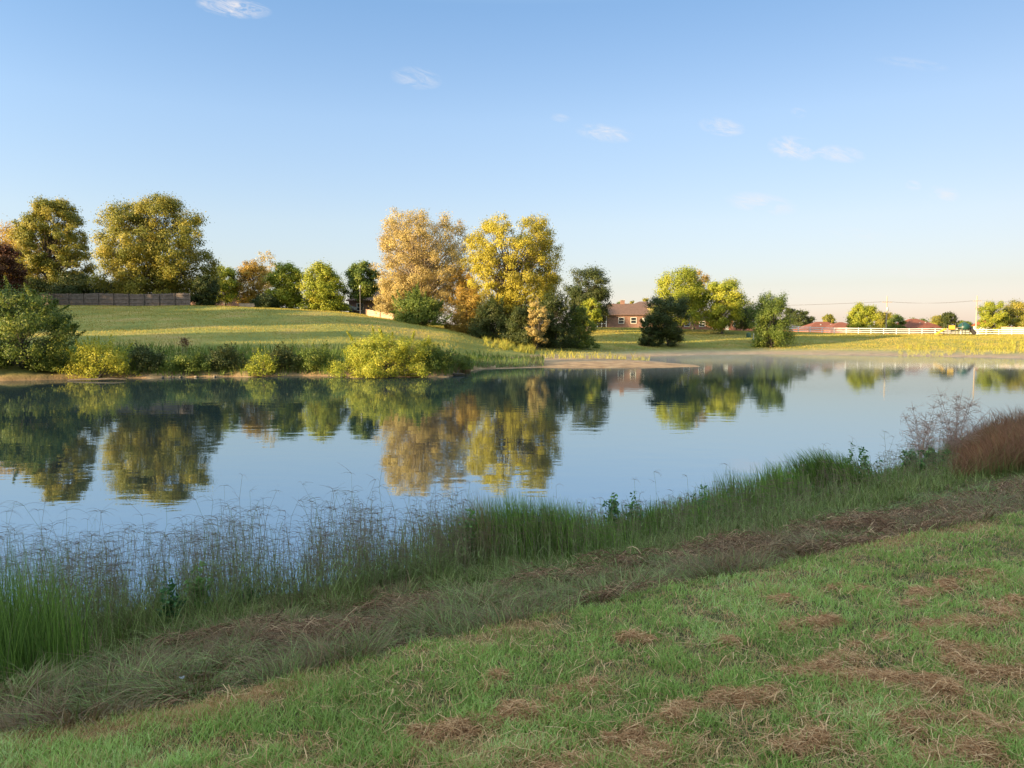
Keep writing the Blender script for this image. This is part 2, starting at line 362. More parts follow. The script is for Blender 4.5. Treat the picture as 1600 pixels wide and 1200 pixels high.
# ------------------------------------------------------------------ trees
PROF = {
 'round':  lambda t: np.sqrt(np.clip(1 - (2 * t - 1) ** 2, 0, 1)) ** .85,
 'broad':  lambda t: np.clip(1 - np.abs((t - .42) / .60) ** 2.4, 0, 1) ** .6,
 'egg':    lambda t: np.clip(1 - np.abs((t - .36) / .68) ** 2.0, 0, 1) ** .75,
 'oval':   lambda t: np.clip(1 - np.abs((t - .54) / .62) ** 2.6, 0, 1) ** .55,
 'fan':    lambda t: np.clip(1 - np.abs((t - .62) / .66) ** 2.6, 0, 1) ** .6,
 'dome':   lambda t: np.sqrt(np.clip(1 - (t * .98) ** 2.4, 0, 1)),
 'column': lambda t: np.clip(1 - np.abs((t - .45) / .58) ** 3.5, 0, 1) ** .5,
}
def crown_parts(rng, H, Wd, cb, shape, nclump, nleaf, lsize, rc, droop=0., gap=.0, branches=.5, bark=.02, tint0=(.5, .22), sx=1., squash=.8, shoots=0, lobe=1.):
    prof = PROF[shape]; hc = H * (1 - cb); lob = rng.uniform(0, 6.28, 4)
    C = []; 
    while len(C) < nclump:
        t = rng.uniform(0.02, .97); a = rng.uniform(0, 6.2832); r = float(prof(np.array(t)))
        if rng.uniform() > r + .15: continue
        lobes = 1 + lobe * (.13 * math.sin(3 * a + lob[0] + 3 * t) + .10 * math.sin(5 * a + lob[1] - 7 * t) + .07 * math.sin(2 * a + 9 * t + lob[2]))
        rho = (rng.uniform(.12, 1.0) ** .5) * (1 - rc * .55) 
        Rr_ = Wd * .5 * r * lobes * rho
        C.append((Rr_ * math.cos(a) * sx, Rr_ * math.sin(a), H * cb + hc * t * (1 - rc * .35 * .5)))
    C = np.array(C); rad_ = Wd * rc * rng.uniform(.55, 1.15, nclump) * .5
    ctint = rng.normal(tint0[0], tint0[1] * .7, nclump)
    wgt = rad_ ** 2 * (1 - gap * rng.uniform(0, 1, nclump)); idx = rng.choice(nclump, nleaf, p=wgt / wgt.sum())
    d = rng.normal(size=(nleaf, 3)); d /= np.linalg.norm(d, axis=1, keepdims=True)
    rr = rad_[idx] * rng.uniform(0, 1, nleaf) ** .42 * (1 + .25 * (rng.uniform(size=nleaf) > .9))
    rr = rr * np.where(rng.uniform(size=nleaf) < .34, rng.uniform(1.1, 1.9, nleaf), 1.)
    P = C[idx] + d * rr[:, None] * np.array([1, 1, squash]); P[:, 2] -= droop * rr * rng.uniform(0, 1, nleaf)
    cm = np.array([0, 0, H * (cb + (1 - cb) * .45)])
    out = P - cm; out /= np.linalg.norm(out, axis=1, keepdims=True) + 1e-6
    Nn_ = d * .75 + out * .45 + rng.normal(size=(nleaf, 3)) * .5 + np.array([0, 0, .15]); Nn_ /= np.linalg.norm(Nn_, axis=1, keepdims=True)
    P[:, 2] = np.maximum(P[:, 2], .04)
    if shoots:                                             # leafy shoots standing out of the crown
        ms = nleaf // 5; s0 = C[rng.integers(0, nclump, shoots)]; dr = (s0 - cm) / (np.linalg.norm(s0 - cm, axis=1, keepdims=True) + 1e-6) * .7 + rng.normal(0, .35, s0.shape) + np.array([0, 0, .8]); dr /= np.linalg.norm(dr, axis=1, keepdims=True)
        ql = rng.integers(0, shoots, ms); u_ = rng.uniform(.1, 1, ms); ln_ = rng.uniform(.7, 1.9, shoots) * Wd * rc * .5
        P[:ms] = s0[ql] + dr[ql] * (u_ * ln_[ql] + Wd * rc * .2)[:, None] + rng.normal(0, 1, (ms, 3)) * (lsize * .55 * (1.3 - u_))[:, None]; P[:ms, 2] = np.maximum(P[:ms, 2], .04)
    LV, LF = leafquads(P, Nn_, lsize * rng.uniform(.6, 1.3, nleaf), rng)
    tint = np.repeat(np.clip(ctint[idx] + rng.normal(0, tint0[1] * .38, nleaf), 0, 1), 4)
    # trunk and limbs
    tp = min(.82, cb + (1 - cb) * .6) * H; k = 7; tt = np.linspace(0, 1, k)
    wob = np.cumsum(rng.normal(0, .012 * H, (k, 2)), 0); wob -= wob[0]
    TC = np.zeros((1, k, 3)); TC[0, :, :2] = wob; TC[0, :, 2] = tt * tp - .3
    TR = (H * bark * (1 - .75 * tt ** .9))[None]; TR[0, 0] *= 1.5
    V1, F1 = tubes(TC, TR, 8)
    sel = np.argsort(rng.uniform(size=nclump))[:int(nclump * branches)]
    if len(sel):
        E = C[sel]; f = np.clip((E[:, 2] * rng.uniform(.35, .8, len(sel))) / tp, .12, .97)
        S = np.stack([np.interp(f, tt, TC[0, :, q]) for q in range(3)], 1)
        u = np.linspace(0, 1, 6)[None, :, None]
        mid = (S + E) / 2 + rng.normal(0, .05, S.shape) * H * .5; mid[:, 2] += rng.uniform(-.02, .05, len(sel)) * H
        BC = S[:, None] * (1 - u) ** 2 + 2 * mid[:, None] * u * (1 - u) + E[:, None] * u ** 2
        r0 = H * bark * .42 * rng.uniform(.5, 1, len(sel)) * (1 - .4 * f)
        BR = r0[:, None] * (1 - .82 * u[..., 0])
        V2, F2 = tubes(BC, BR, 5)
        # twigs from limbs
        q = rng.integers(0, len(sel), len(sel) * 4); uu = rng.integers(2, 6, len(q)); S2 = BC[q, uu]
        dd = rng.normal(size=(len(q), 3)) + np.array([0, 0, .5]); dd /= np.linalg.norm(dd, axis=1, keepdims=True)
        ln = rad_[sel][q] * rng.uniform(.6, 1.3, len(q)); E2 = S2 + dd * ln[:, None]
        u4 = np.linspace(0, 1, 4)[None, :, None]; M2 = (S2 + E2) / 2 + rng.normal(0, .15, S2.shape) * ln[:, None]
        C2 = S2[:, None] * (1 - u4) ** 2 + 2 * M2[:, None] * u4 * (1 - u4) + E2[:, None] * u4 ** 2
        V3, F3 = tubes(C2, (r0[q] * .3)[:, None] * (1 - .8 * u4[..., 0]), 4)
        V1 = np.vstack([V1, V2, V3]); F1 = np.vstack([F1, F2 + len(V1) - len(V2) - len(V3), F3 + len(V1) - len(V3)])
    return LV, LF, tint, V1, F1
def tree(label, px, wpx, top, Y, pal, seed, shape='broad', cb=.12, base=None, n=9000, ls=.34, clumps=110, rc=.24, gap_free=True, shoots=0, name='tree', cat='tree', group=None, barkm=None, **kw):
    rng = np.random.default_rng(seed); X = at(px, 500, Y)[0]; gz_ = float(ground(X, Y)) if base is None else base
    H = zp(top, Y) - gz_; Wd = wpx / F * Y
    LV, LF, tn, TV, TF = crown_parts(rng, H, Wd, cb, shape, clumps, int(n * (2.6 if gap_free and n < 30000 else 1.6) * (1.15 if Y > 60 else .7)), ls * .78, rc, shoots=shoots, **kw)
    t = thing(name, label, cat, (X, Y, gz_), rng.uniform(-.2, .2), group)
    mesh('trunk' if cat == 'tree' else 'stems', TV, TF, barkm or bark_dark, t, smooth=True)
    mesh('crown' if cat == 'tree' else 'foliage', LV, LF, FM[pal], t, tint=tn)
    return t

TL = 'trees standing around the pond'
tree('yellow orange tree at the far left edge behind the fence', 10, 120, 345, 135, 'orange', 1, 'round', .1, n=7000)
tree('tall olive tree with a dark right side, left of the broad fence tree', 86, 112, 307, 124, 'olive', 2, 'broad', .08, n=36000, clumps=260, rc=.15, gap=.5, branches=.6)
tree('tall broad spreading tree rising behind the weathered wooden fence', 249, 172, 304, 122, 'olive', 3, 'broad', .02, n=60000, clumps=380, rc=.14, gap=.45, branches=.5)
tree('dark russet tree low at the left edge of the picture', 8, 72, 378, 112, 'russet', 4, 'round', .15, n=6000)
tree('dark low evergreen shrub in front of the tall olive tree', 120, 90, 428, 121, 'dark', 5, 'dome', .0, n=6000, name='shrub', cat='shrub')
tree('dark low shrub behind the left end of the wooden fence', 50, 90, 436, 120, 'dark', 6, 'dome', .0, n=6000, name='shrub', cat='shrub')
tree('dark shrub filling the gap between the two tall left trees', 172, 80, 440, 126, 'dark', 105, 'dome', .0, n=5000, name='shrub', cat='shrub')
tree('small dark tree just beyond the right end of the wooden fence', 322, 46, 428, 118, 'dark', 7, 'broad', .0, n=4500, ls=.3)
tree('small yellow green tree beside the dark tree at the fence end', 352, 52, 414, 145, 'bright', 8, 'broad', .12, n=5000)
tree('golden brown tree of medium height between two green trees', 396, 62, 404, 148, 'gold', 9, 'egg', .05, n=5500)
tree('thin half bare tree rising above the golden brown tree', 421, 40, 391, 155, 'tan', 10, 'fan', .3, n=900, clumps=60, branches=1., bark=.012, barkm=bark_pale)
tree('rounded green tree, left one of the adjoining crest pair', 448, 62, 410, 128, 'bright', 11, 'broad', .03, n=8000, gap=.3)
tree('rounded green tree, right one of the adjoining crest pair', 502, 78, 409, 126, 'bright', 12, 'dome', .0, n=11000, gap=.3)
tree('dark green tree with a bare lower trunk left of the tan tree', 566, 56, 405, 128, 'green', 13, 'egg', .3, n=7000)
tree('tall tan tree with thin leaves and showing pale branches', 660, 156, 327, 112, 'tan', 14, 'oval', .08, n=40000, ls=.24, clumps=420, rc=.125, gap=.55, lobe=.6, branches=1., bark=.021, barkm=bark_pale)
tree('low tan tree with drooping sprays under the tall tan tree', 622, 78, 420, 110, 'tan', 114, 'egg', .08, n=6500, ls=.24, clumps=90, rc=.22, branches=.8, bark=.015, barkm=bark_pale)
tree('tall bright yellow tree standing at the water side of the grove', 803, 152, 335, 104, 'yellow', 15, 'oval', .12, n=46000, ls=.25, clumps=360, rc=.135, gap=.45, lobe=.6, branches=.8, bark=.02)
tree('thin yellow tree filling the gap between the two tallest trees', 728, 62, 408, 110, 'gold', 16, 'egg', .12, n=5500, ls=.24, clumps=80, branches=.8)
tree('sparse leaning tree with bare twigs right of the yellow tree', 862, 50, 372, 108, 'yellow', 17, 'fan', .3, n=800, ls=.22, clumps=90, rc=.2, branches=1., bark=.014, barkm=bark_pale)
SH_ = dict(name='bush', cat='bush', shoots=60, lobe=1.6)
tree('rounded dark green bush at the foot of the tan tree', 655, 84, 458, 99, 'green', 18, 'dome', 0, n=9000, ls=.24, **SH_)
tree('olive brown bush between the dark bush and the yellow tree', 728, 66, 456, 101, 'gold', 19, 'dome', 0, n=6000, ls=.24, **SH_)
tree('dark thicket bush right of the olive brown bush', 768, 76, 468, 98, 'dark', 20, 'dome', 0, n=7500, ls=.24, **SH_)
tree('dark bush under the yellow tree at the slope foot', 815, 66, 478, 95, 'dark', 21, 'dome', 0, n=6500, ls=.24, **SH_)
tree('small pale leafed bush hanging low beneath the yellow tree', 840, 42, 468, 93, 'tan', 22, 'broad', .12, n=2500, ls=.24, clumps=50, **SH_)
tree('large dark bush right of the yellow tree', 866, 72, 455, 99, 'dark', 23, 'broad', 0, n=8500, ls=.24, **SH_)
tree('dark rounded bush with olive lower leaves left of the brick house', 903, 54, 476, 104, 'green', 24, 'dome', 0, n=6500, ls=.24, **SH_)
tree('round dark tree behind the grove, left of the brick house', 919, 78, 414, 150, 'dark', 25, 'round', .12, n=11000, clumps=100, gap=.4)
tree('small yellow green tree in front of the round dark tree', 924, 34, 464, 142, 'bright', 26, 'round', .2, n=2500)
tree('golden green tree rising behind the dark vine covered tree', 1062, 84, 417, 152, 'bright', 27, 'broad', .1, n=11000, clumps=100, gap=.5)
tree('thin golden tree top beside the golden green tree', 1084, 50, 419, 160, 'gold', 28, 'fan', .2, n=2500, clumps=60)
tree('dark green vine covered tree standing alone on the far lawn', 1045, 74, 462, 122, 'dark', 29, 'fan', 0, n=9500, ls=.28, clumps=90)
tree('short dark evergreen shrub at the left foot of the vine covered tree', 1015, 30, 492, 120, 'dark', 30, 'dome', 0, n=3000, ls=.28, **SH_)
tree('bright green maple with a short lit trunk on the far lawn', 1128, 78, 436, 150, 'bright', 31, 'round', .12, n=12000, clumps=100, gap=.3)
tree('darker green tree partly hidden behind the bright green maple', 1162, 44, 476, 165, 'dark', 32, 'round', .1, n=3500)
tree('olive willow like tree with ground level leaves beside the white post', 1205, 66, 454, 124, 'green', 33, 'column', 0, n=11500, ls=.26, clumps=120, gap=.4, squash=1.2)
tree('dark distant tree just right of the olive willow like tree', 1252, 34, 484, 215, 'dark', 34, 'round', .1, n=3000, ls=.45)
tree('smallest dark distant tree behind the olive willow like tree', 1234, 24, 480, 225, 'dark', 134, 'round', .1, n=2000, ls=.45)
tree('small olive tree top showing above the twin red roofs', 1294, 25, 490, 240, 'olive', 35, 'round', .1, n=2200, ls=.45)
tree('round yellow green tree behind the white fence', 1347, 46, 472, 178, 'bright', 36, 'broad', .02, n=8000, ls=.32)
tree('olive tree just left of the left utility pole', 1378, 34, 484, 195, 'olive', 37, 'round', .05, n=4000)
tree('dark green tree just right of the left utility pole', 1400, 30, 491, 190, 'green', 38, 'broad', .0, n=3500)
tree('low tree line tree behind the lone red hip roof', 1436, 40, 499, 260, 'green', 39, 'round', .0, n=2500, ls=.6)
tree('olive tree behind the yellow play slide', 1466, 34, 492, 205, 'olive', 40, 'dome', .0, n=3500)
tree('darker taller tree behind the middle of the play set', 1483, 28, 485, 200, 'dark', 41, 'round', .05, n=3500)
tree('low distant tree left of the right utility pole', 1506, 34, 501, 265, 'green', 42, 'dome', .0, n=2500, ls=.6)
tree('pale green tree behind the tan board fence', 1552, 42, 470, 188, 'bright', 43, 'column', .02, n=6500, ls=.33)
tree('large dark green tree at the far right edge', 1592, 66, 467, 192, 'olive', 44, 'broad', .0, n=9000, ls=.36)
tree('low dark shrub between the gabled shed and the pale green tree', 1535, 22, 500, 205, 'dark', 45, 'dome', .0, n=2000)
tree('low dark shrub on the crest between the golden brown tree and the rounded pair', 415, 44, 461, 122, 'dark', 131, 'dome', 0, n=3000, name='shrub', cat='shrub')
for k, (px, wp, tp_, pal) in enumerate([(968, 20, 470, 'green'), (988, 22, 468, 'olive'), (1008, 26, 464, 'olive')]):
    tree(['tiny distant tree above the ridge left of the chimney', 'tiny distant tree directly above the golden wall', 'distant olive tree at the left of the vine covered tree'][k], px, wp, tp_, 260, pal, 60 + k, 'dome', 0, n=1500, ls=.6)

# left bank shrubs
tree('large mixed leaf bush at the left edge of the far bank', 34, 156, 450, 47, 'green', 70, 'broad', 0, n=20000, ls=.16, clumps=170, rc=.18, gap=.5, tint0=(.5, .35), **SH_)
tree('low yellow lit shrub at the water edge left', 155, 100, 535, 47.5, 'bright', 71, 'dome', 0, n=6500, ls=.13, tint0=(.8, .2), **SH_)
tree('large golden bush leaning over the far bank', 602, 168, 524, 49.5, 'bright', 72, 'dome', 0, n=26000, ls=.12, clumps=220, rc=.13, gap=.3, tint0=(.62, .25), **SH_)
tree('small bright leafed shrub low on the middle of the far bank', 408, 52, 550, 49.5, 'bright', 73, 'dome', 0, n=1800, ls=.12, **SH_)
for k, (px, wp, tp_, pal, lab) in enumerate([
    (228, 70, 546, 'dark', 'low dark shrub right of the yellow lit shrub on the far bank'),
    (292, 70, 548, 'green', 'low green shrub under the red brown weed on the far bank'),
    (350, 66, 544, 'dark', 'low dark shrub left of the small bright shrub'),
    (440, 60, 545, 'dark', 'low dark shrub right of the small bright shrub'),
    (492, 60, 543, 'green', 'low green shrub left of the golden bush'),
    (682, 62, 545, 'green', 'low green shrub trailing right of the golden bush'),
    (715, 50, 556, 'green', 'last low green shrub before the mud spit'),
    (75, 80, 560, 'green', 'low shrub under the large left edge bush'),
    (-20, 80, 560, 'dark', 'low dark shrub cut by the left picture edge')]):
    tree(lab, px, wp, tp_, float(np.interp(px, cpx, ND[:, 0])) + 1.3, pal, 80 + k, 'dome', 0, n=4500, ls=.12, **SH_)

# unseen wood added off frame to cast shade on bank, meadow and fence
rng = np.random.default_rng(5); VV = []; FF = []; TT = []; nv = 0
def wood(s0, s1, a, top, n):
    global nv
    s = rng.uniform(s0, s1, n); aa = a + rng.normal(0, 2.5, n)
    x = TX * aa - TY * s; y = TY * aa + TX * s
    tz = top * (.72 + .36 * vnoise(s * .16, s * 0, 77)); gz_ = np.maximum(ground(x, y), 0)
    z = gz_ + rng.uniform(0, 1, n) * np.maximum(tz - gz_, 1)
    nn = rng.normal(size=(n, 3)); nn /= np.linalg.norm(nn, axis=1, keepdims=True)
    V_, F_ = leafquads(np.stack([x, y, z], 1), nn, rng.uniform(.9, 1.6, n), rng)
    VV.append(V_); FF.append(F_ + nv); nv += len(V_); TT.append(np.repeat(rng.uniform(0, 1, n), 4))
wood(-34, 32, -66, 25, 26000)
wood(55, 72, -60, 19, 7000)
wood(80, 112, -60, 24.5, 13000)
wood(112, 133, -44, 20, 7000)
tag(mesh('shade_treeline', np.vstack(VV), np.vstack(FF), FM['green'], tint=np.concatenate(TT)), 'unseen wood added behind and left of the viewer to shade the bank and meadow', 'trees', kind='stuff')

# ------------------------------------------------------------------ grass of the far lawns and banks
G_ = {
 'meadow': foliage("meadow_grass_blades", [(0, (.42, .27, .09)), (.35, (.42, .32, .08)), (.6, (.30, .265, .06)), (1, (.38, .32, .06))], tr=.25, gloss=.1),
 'weed':   foliage("bank_weed_blades", [(0, (.20, .16, .05)), (.4, (.12, .18, .04)), (.8, (.20, .27, .05)), (1, (.40, .38, .07))], tr=.35, gloss=.1),
 'gold':   foliage("goldenrod_blades", [(0, (.32, .20, .06)), (.4, (.30, .28, .06)), (1, (.46, .43, .07))], tr=.4, gloss=.1),
 'lawn':   foliage("lawn_blades", [(0, (.58, .33, .15)), (.18, (.44, .37, .15)), (.3, (.20, .27, .06)), (.7, (.36, .52, .11)), (1, (.58, .70, .30))], tr=.3, gloss=.35),
 'bank':   foliage("bank_blades", [(0, (.13, .07, .04)), (.3, (.30, .20, .10)), (.45, (.09, .12, .035)), (.75, (.19, .25, .06)), (1, (.38, .42, .16))], tr=.3, gloss=.25),
 'hay':    foliage("dry_clippings", [(0, (.26, .13, .065)), (.5, (.54, .30, .15)), (1, (.78, .52, .29))], tr=.2, gloss=.1),
 'thatch': foliage("dead_thatch", [(0, (.09, .045, .03)), (.6, (.30, .17, .10)), (1, (.62, .42, .25))], tr=.2, gloss=.1),
 'seed':   foliage("seedhead_grass", [(0, (.16, .09, .08)), (.5, (.26, .21, .13)), (.75, (.20, .26, .09)), (1, (.28, .36, .12))], tr=.25, gloss=.15),
 'reed':   foliage("cordgrass_blades", [(0, (.36, .25, .14)), (.22, (.08, .13, .03)), (.7, (.15, .25, .045)), (1, (.30, .44, .08))], tr=.35, gloss=.25),
 'red':    foliage("red_grass", [(0, (.22, .10, .065)), (.5, (.27, .145, .075)), (.78, (.24, .19, .075)), (1, (.16, .22, .06))], tr=.3, gloss=.1),
 'leaf':   foliage("sapling_leaves", [(0, (.04, .10, .03)), (.5, (.07, .18, .045)), (1, (.16, .34, .06))], tr=.35, gloss=.5),
}
rng = np.random.default_rng(11)
def scatter_far(n, pxr, Yr, hmin, hmax, wd, cond, seed):
    rng = np.random.default_rng(seed)
    Y = np.sqrt(rng.uniform(Yr[0] ** 2, Yr[1] ** 2, n)); px = rng.uniform(pxr[0], pxr[1], n); X = (px - 800) / F * Y
    z, dS, dL, dF, s = ground(X, Y, True); k = cond(X, Y, z, dF, s, rng)
    X, Y, z = X[k], Y[k], z[k]; n = len(X); h = rng.uniform(hmin, hmax, n) * (.6 + .8 * fnoise(X * .3, Y * .3, seed))
    return np.stack([X, Y, z - .02], 1), h, wd * rng.uniform(.6, 1.3, n) * Y / 90
P, h, wd = scatter_far(420000, (-60, 1680), (50, 165), .06, .17, .06, lambda X, Y, z, dF, s, r: (z > .45) & (s < 0), 101)
V_, F_ = blades(P, h, wd, np.full(len(P), .5), rng, k=1)
tn = np.clip(.1 + 1.0 * fnoise(P[:, 0] * .25, P[:, 1] * .12, 61) + rng.normal(0, .10, len(P)), 0, 1)
tag(mesh('meadow_grass', V_, F_, G_['meadow'], tint=np.repeat(tn, 4)), 'short mown grass on the far lawns around the pond', 'grass', kind='stuff')
# taller weeds along the left bank
P, h, wd = scatter_far(60000, (-60, 850), (48, 80), .25, .85, .10, lambda X, Y, z, dF, s, r: (z > .05) & (z < 1.75) & (dF < 9) & (Y < 70) & (r.uniform(size=len(X)) < np.clip(1.5 - dF / 6, 0, 1)), 102)
V_, F_ = blades(P, h, wd, rng.uniform(.1, .7, len(P)), rng, k=2)
tn = np.clip(.15 + .6 * fnoise(P[:, 0] * .5, P[:, 1] * .5, 62) + rng.normal(0, .15, len(P)), 0, 1)
tag(mesh('bank_weeds', V_, F_, G_['weed'], tint=np.repeat(tn, 6)), 'knee high green weeds along the far left bank', 'weeds', kind='stuff')
# goldenrod strips: along the spit and on the far right bank
def strip(px0, px1, ya, yb, n, h0, h1, seed, clump):
    rng = np.random.default_rng(seed); px = rng.uniform(px0, px1, n); py = rng.uniform(ya, yb, n)
    keep = vnoise(px / clump, py * .35, seed) > (.42 if px1 > 1200 else .38); px, py = px[keep], py[keep]; Y = np.array([shoreY(v) for v in py]); X = (px - 800) / F * Y
    z = ground(X, Y); h = rng.uniform(h0, h1, len(X)) * (.5 + vnoise(px / clump * 1.7, px * 0, seed + 1)); return np.stack([X, Y, z], 1), h
for (a, rgs) in enumerate([(755, 835, 556, 563, 3200, .2, .65, 3), (842, 1015, 562, 566, 700, .1, .7, 3.5), (1400, 1660, 550.0, 557.0, 8000, .08, .42, 7)]):
    P, h = strip(*rgs[:7], 120 + a, rgs[7]); V_, F_ = blades(P, h, np.full(len(P), .07), rng.uniform(.1, .9, len(P)), rng, k=2)
    tn = np.clip(rng.normal(.65, .25, len(P)), 0, 1)
    tag(mesh('goldenrod', V_, F_, G_['gold'], tint=np.repeat(tn, 6)), ['yellow weeds above the mud at the foot of the grove', 'scattered yellow weeds on the mud spit', 'dense yellow weeds along the far right bank'][a], 'weeds', kind='stuff')
# reddish feathery tops behind the golden bush
n = 5000; px = rng.uniform(560, 735, n); Y = rng.uniform(51.5, 57, n); X = (px - 800) / F * Y; P = np.stack([X, Y, ground(X, Y)], 1)
V_, F_ = blades(P, rng.uniform(.5, 1.2, n) * np.interp(px, [560, 600, 735], [1, 1, .55]), np.full(n, .05), rng.uniform(.1, .5, n), rng, k=2)
tag(mesh('feathery_grass', V_, F_, G_['red'], tint=np.repeat(rng.uniform(.3, 1, n), 6)), 'tan feathery grass tops behind the golden bush', 'grass', kind='stuff')

# ------------------------------------------------------------------ near bank: mown lawn
def tri_in(n, seed, pxr=(-60, 1660), Yr=(2.2, 22), pw=1.0):
    rng = np.random.default_rng(seed); u = rng.uniform(size=n); Y = Yr[0] * (Yr[1] / Yr[0]) ** (u ** pw); px = rng.uniform(*pxr, n); return (px - 800) / F * Y, Y, px
X, Y, px = [np.concatenate(v) for v in zip(tri_in(520000, 201, Yr=(2.3, 17), pw=1.25), tri_in(150000, 206, pxr=(1660, 2700), Yr=(2.0, 17), pw=1.25), tri_in(60000, 207, pxr=(-700, -60), Yr=(2.0, 12), pw=1.25), tri_in(70000, 208, pxr=(-500, 2200), Yr=(1.5, 2.4)))]
z, dS, dL, dF, s = ground(X, Y, True); k = (dL > -.06) & (dS > 0)
X, Y, z, dL = X[k], Y[k], z[k], dL[k]; k = rng.uniform(size=len(X)) < .45 + 1.1 * fnoise(X * 6, Y * 6, 71); X, Y, z, dL = X[k], Y[k], z[k], dL[k]; n = len(X)
pn = fnoise(X * 1.3, Y * 1.3, 70); fine = fnoise(X * 6, Y * 6, 71)
edgew = np.exp(-((dL - .10) / .22) ** 2) * np.clip(np.clip((-.8 - X) * 1.5, 0, 1) * .95 + fnoise(X * .7, Y * .7, 51) * 2.4 - 1.2, 0, 1)
big = fnoise(X * .55, Y * 1.1, 73); h = rng.uniform(.022, .066, n) * (.3 + 1.35 * fine) * (1 - .45 * edgew) * np.where(rng.uniform(size=n) > .97, 1.5, 1)
wd = rng.uniform(.0028, .0055, n) * np.maximum(1, Y / 4.5)
tn = np.clip(.24 + .75 * pn * rng.uniform(.5, 1.3, n), 0, 1); tn = np.clip(tn + (big - .5) * .5, 0, 1); dead = rng.uniform(size=n) < np.clip(.12 + .5 * (fine < .42) + 1.6 * np.clip(big - .52, 0, .25) + .85 * edgew, 0, .92); tn = np.where(dead, rng.uniform(0, .2, n), tn)
V_, F_ = blades(np.stack([X, Y, z - .008], 1), h, wd, rng.uniform(.1, 1.1, n), rng, k=2, curl=.8, flat=.15)
tag(mesh('lawn_grass', V_, F_, G_['lawn'], tint=np.repeat(tn, 6)), 'mown green lawn grass on the near bank', 'grass', kind='stuff')
# clippings: heaps lying in windrows
ROWS = [[(1000,1192),(1048,1171)], [(985,1160),(1022,1137),(1090,1111),(1124,1092),(1180,1089),(1215,1080)], [(1240,1055),(1322,1025),(1394,999),(1469,980),(1525,976),(1600,940)], [(1292,1062),(1375,1068),(1480,1074)],
 [(1461,1016),(1544,1014),(1600,1008)], [(1487,1045),(1545,1052),(1610,1050)], [(1202,991),(1262,984),(1319,972)], [(640,1168),(737,1137),(812,1120),(880,1087),(943,1073)], [(1500,960),(1532,950),(1600,944)], [(860,1200),(887,1192),(920,1180)],
 [(1240,1170),(1340,1140),(1440,1128),(1544,1134)], [(1285,923),(1307,922),(1340,919)], [(1420,940),(1480,915),(1560,895)], [(1450,1195),(1520,1170),(1600,1150)]]
HEAPS = [(1221,937,32,10),(981,997,34,16),(1012,1000,26,12),(775,1060,26,12),(756,1077,24,12),(1142,1006,28,16),(471,1165,22,14),(955,1160,26,16),(1270,1040,34,10),(1160,1097,34,12)]
rr_ = np.random.default_rng(77)
for row in ROWS:
    row = np.array(row, float); ds = np.concatenate([[0], np.cumsum(np.hypot(*np.diff(row, axis=0).T))])
    for q in np.arange(0, ds[-1], 17):
        if rr_.uniform() < .12: continue
        hx, hy = np.interp(q, ds, row[:, 0]) + rr_.normal(0, 6), np.interp(q, ds, row[:, 1]) + rr_.normal(0, 5); k_ = (hy - 700) / 350
        HEAPS.append((hx, min(hy, 1215), rr_.uniform(26, 62) * k_, rr_.uniform(6, 20) * k_))
CC = []; WW = []; SS = []; TT = []
for q, (hx, hy, ww, hh) in enumerate(HEAPS):
    c = hit(hx, hy); sx = ww / F * c[1] * .52; sy = sx * .38 + .035; hz = min(.010 + hh / F * c[1] * .55, .07); n = min(int(500 + 16000 * sx * sy), 3000)
    a_, b_ = rng.normal(0, .75, n), rng.normal(0, .75, n); x = c[0] + .93 * a_ * sx - .36 * b_ * sy; y = c[1] + .36 * a_ * sx + .93 * b_ * sy; r = np.hypot(a_, b_)
    fz = fnoise(x * 7, y * 7, 300); k_ = fz > .36 + .12 * r + rng.normal(0, .09, n); x, y, r, fz = x[k_], y[k_], r[k_], fz[k_]; n = len(x)
    if n < 5: continue
    bump = np.clip(1.1 - r * .7, 0, 1) * np.clip((fz - .3) * 3, .1, 1.5); z = ground(x, y) + .012 + hz * bump * rng.uniform(.2, 1.05, n)
    th = rng.uniform(0, 6.283, n); l = rng.uniform(.03, .10, n); pit = rng.normal(0, .35, n)
    t = np.linspace(-.5, .5, 4)[None]; cv = rng.normal(0, .35, n)
    dx = np.cos(th)[:, None] * t - np.sin(th)[:, None] * cv[:, None] * (t * t); dy = np.sin(th)[:, None] * t + np.cos(th)[:, None] * cv[:, None] * (t * t)
    C = np.stack([x[:, None] + dx * l[:, None], y[:, None] + dy * l[:, None], z[:, None] + (pit[:, None] * t - .5 * t * t) * l[:, None]], -1)
    CC.append(C); WW.append(np.repeat(rng.uniform(.0018, .0034, n)[:, None] * max(1, c[1] / 4), 4, 1)); sd_ = rng.normal(size=(n, 3)); SS.append(sd_ / np.linalg.norm(sd_, axis=1, keepdims=True)); TT.append(np.clip(rng.normal(.45 + .15 * bump, .25, n), 0, 1))
V_, F_ = ribbons(np.concatenate(CC), np.concatenate(WW), np.concatenate(SS))
tag(mesh('grass_clippings', V_, F_, G_['hay'], tint=np.repeat(np.concatenate(TT), 8)), 'dry brown mown clippings lying in loose rows on the lawn', 'clippings', kind='stuff')
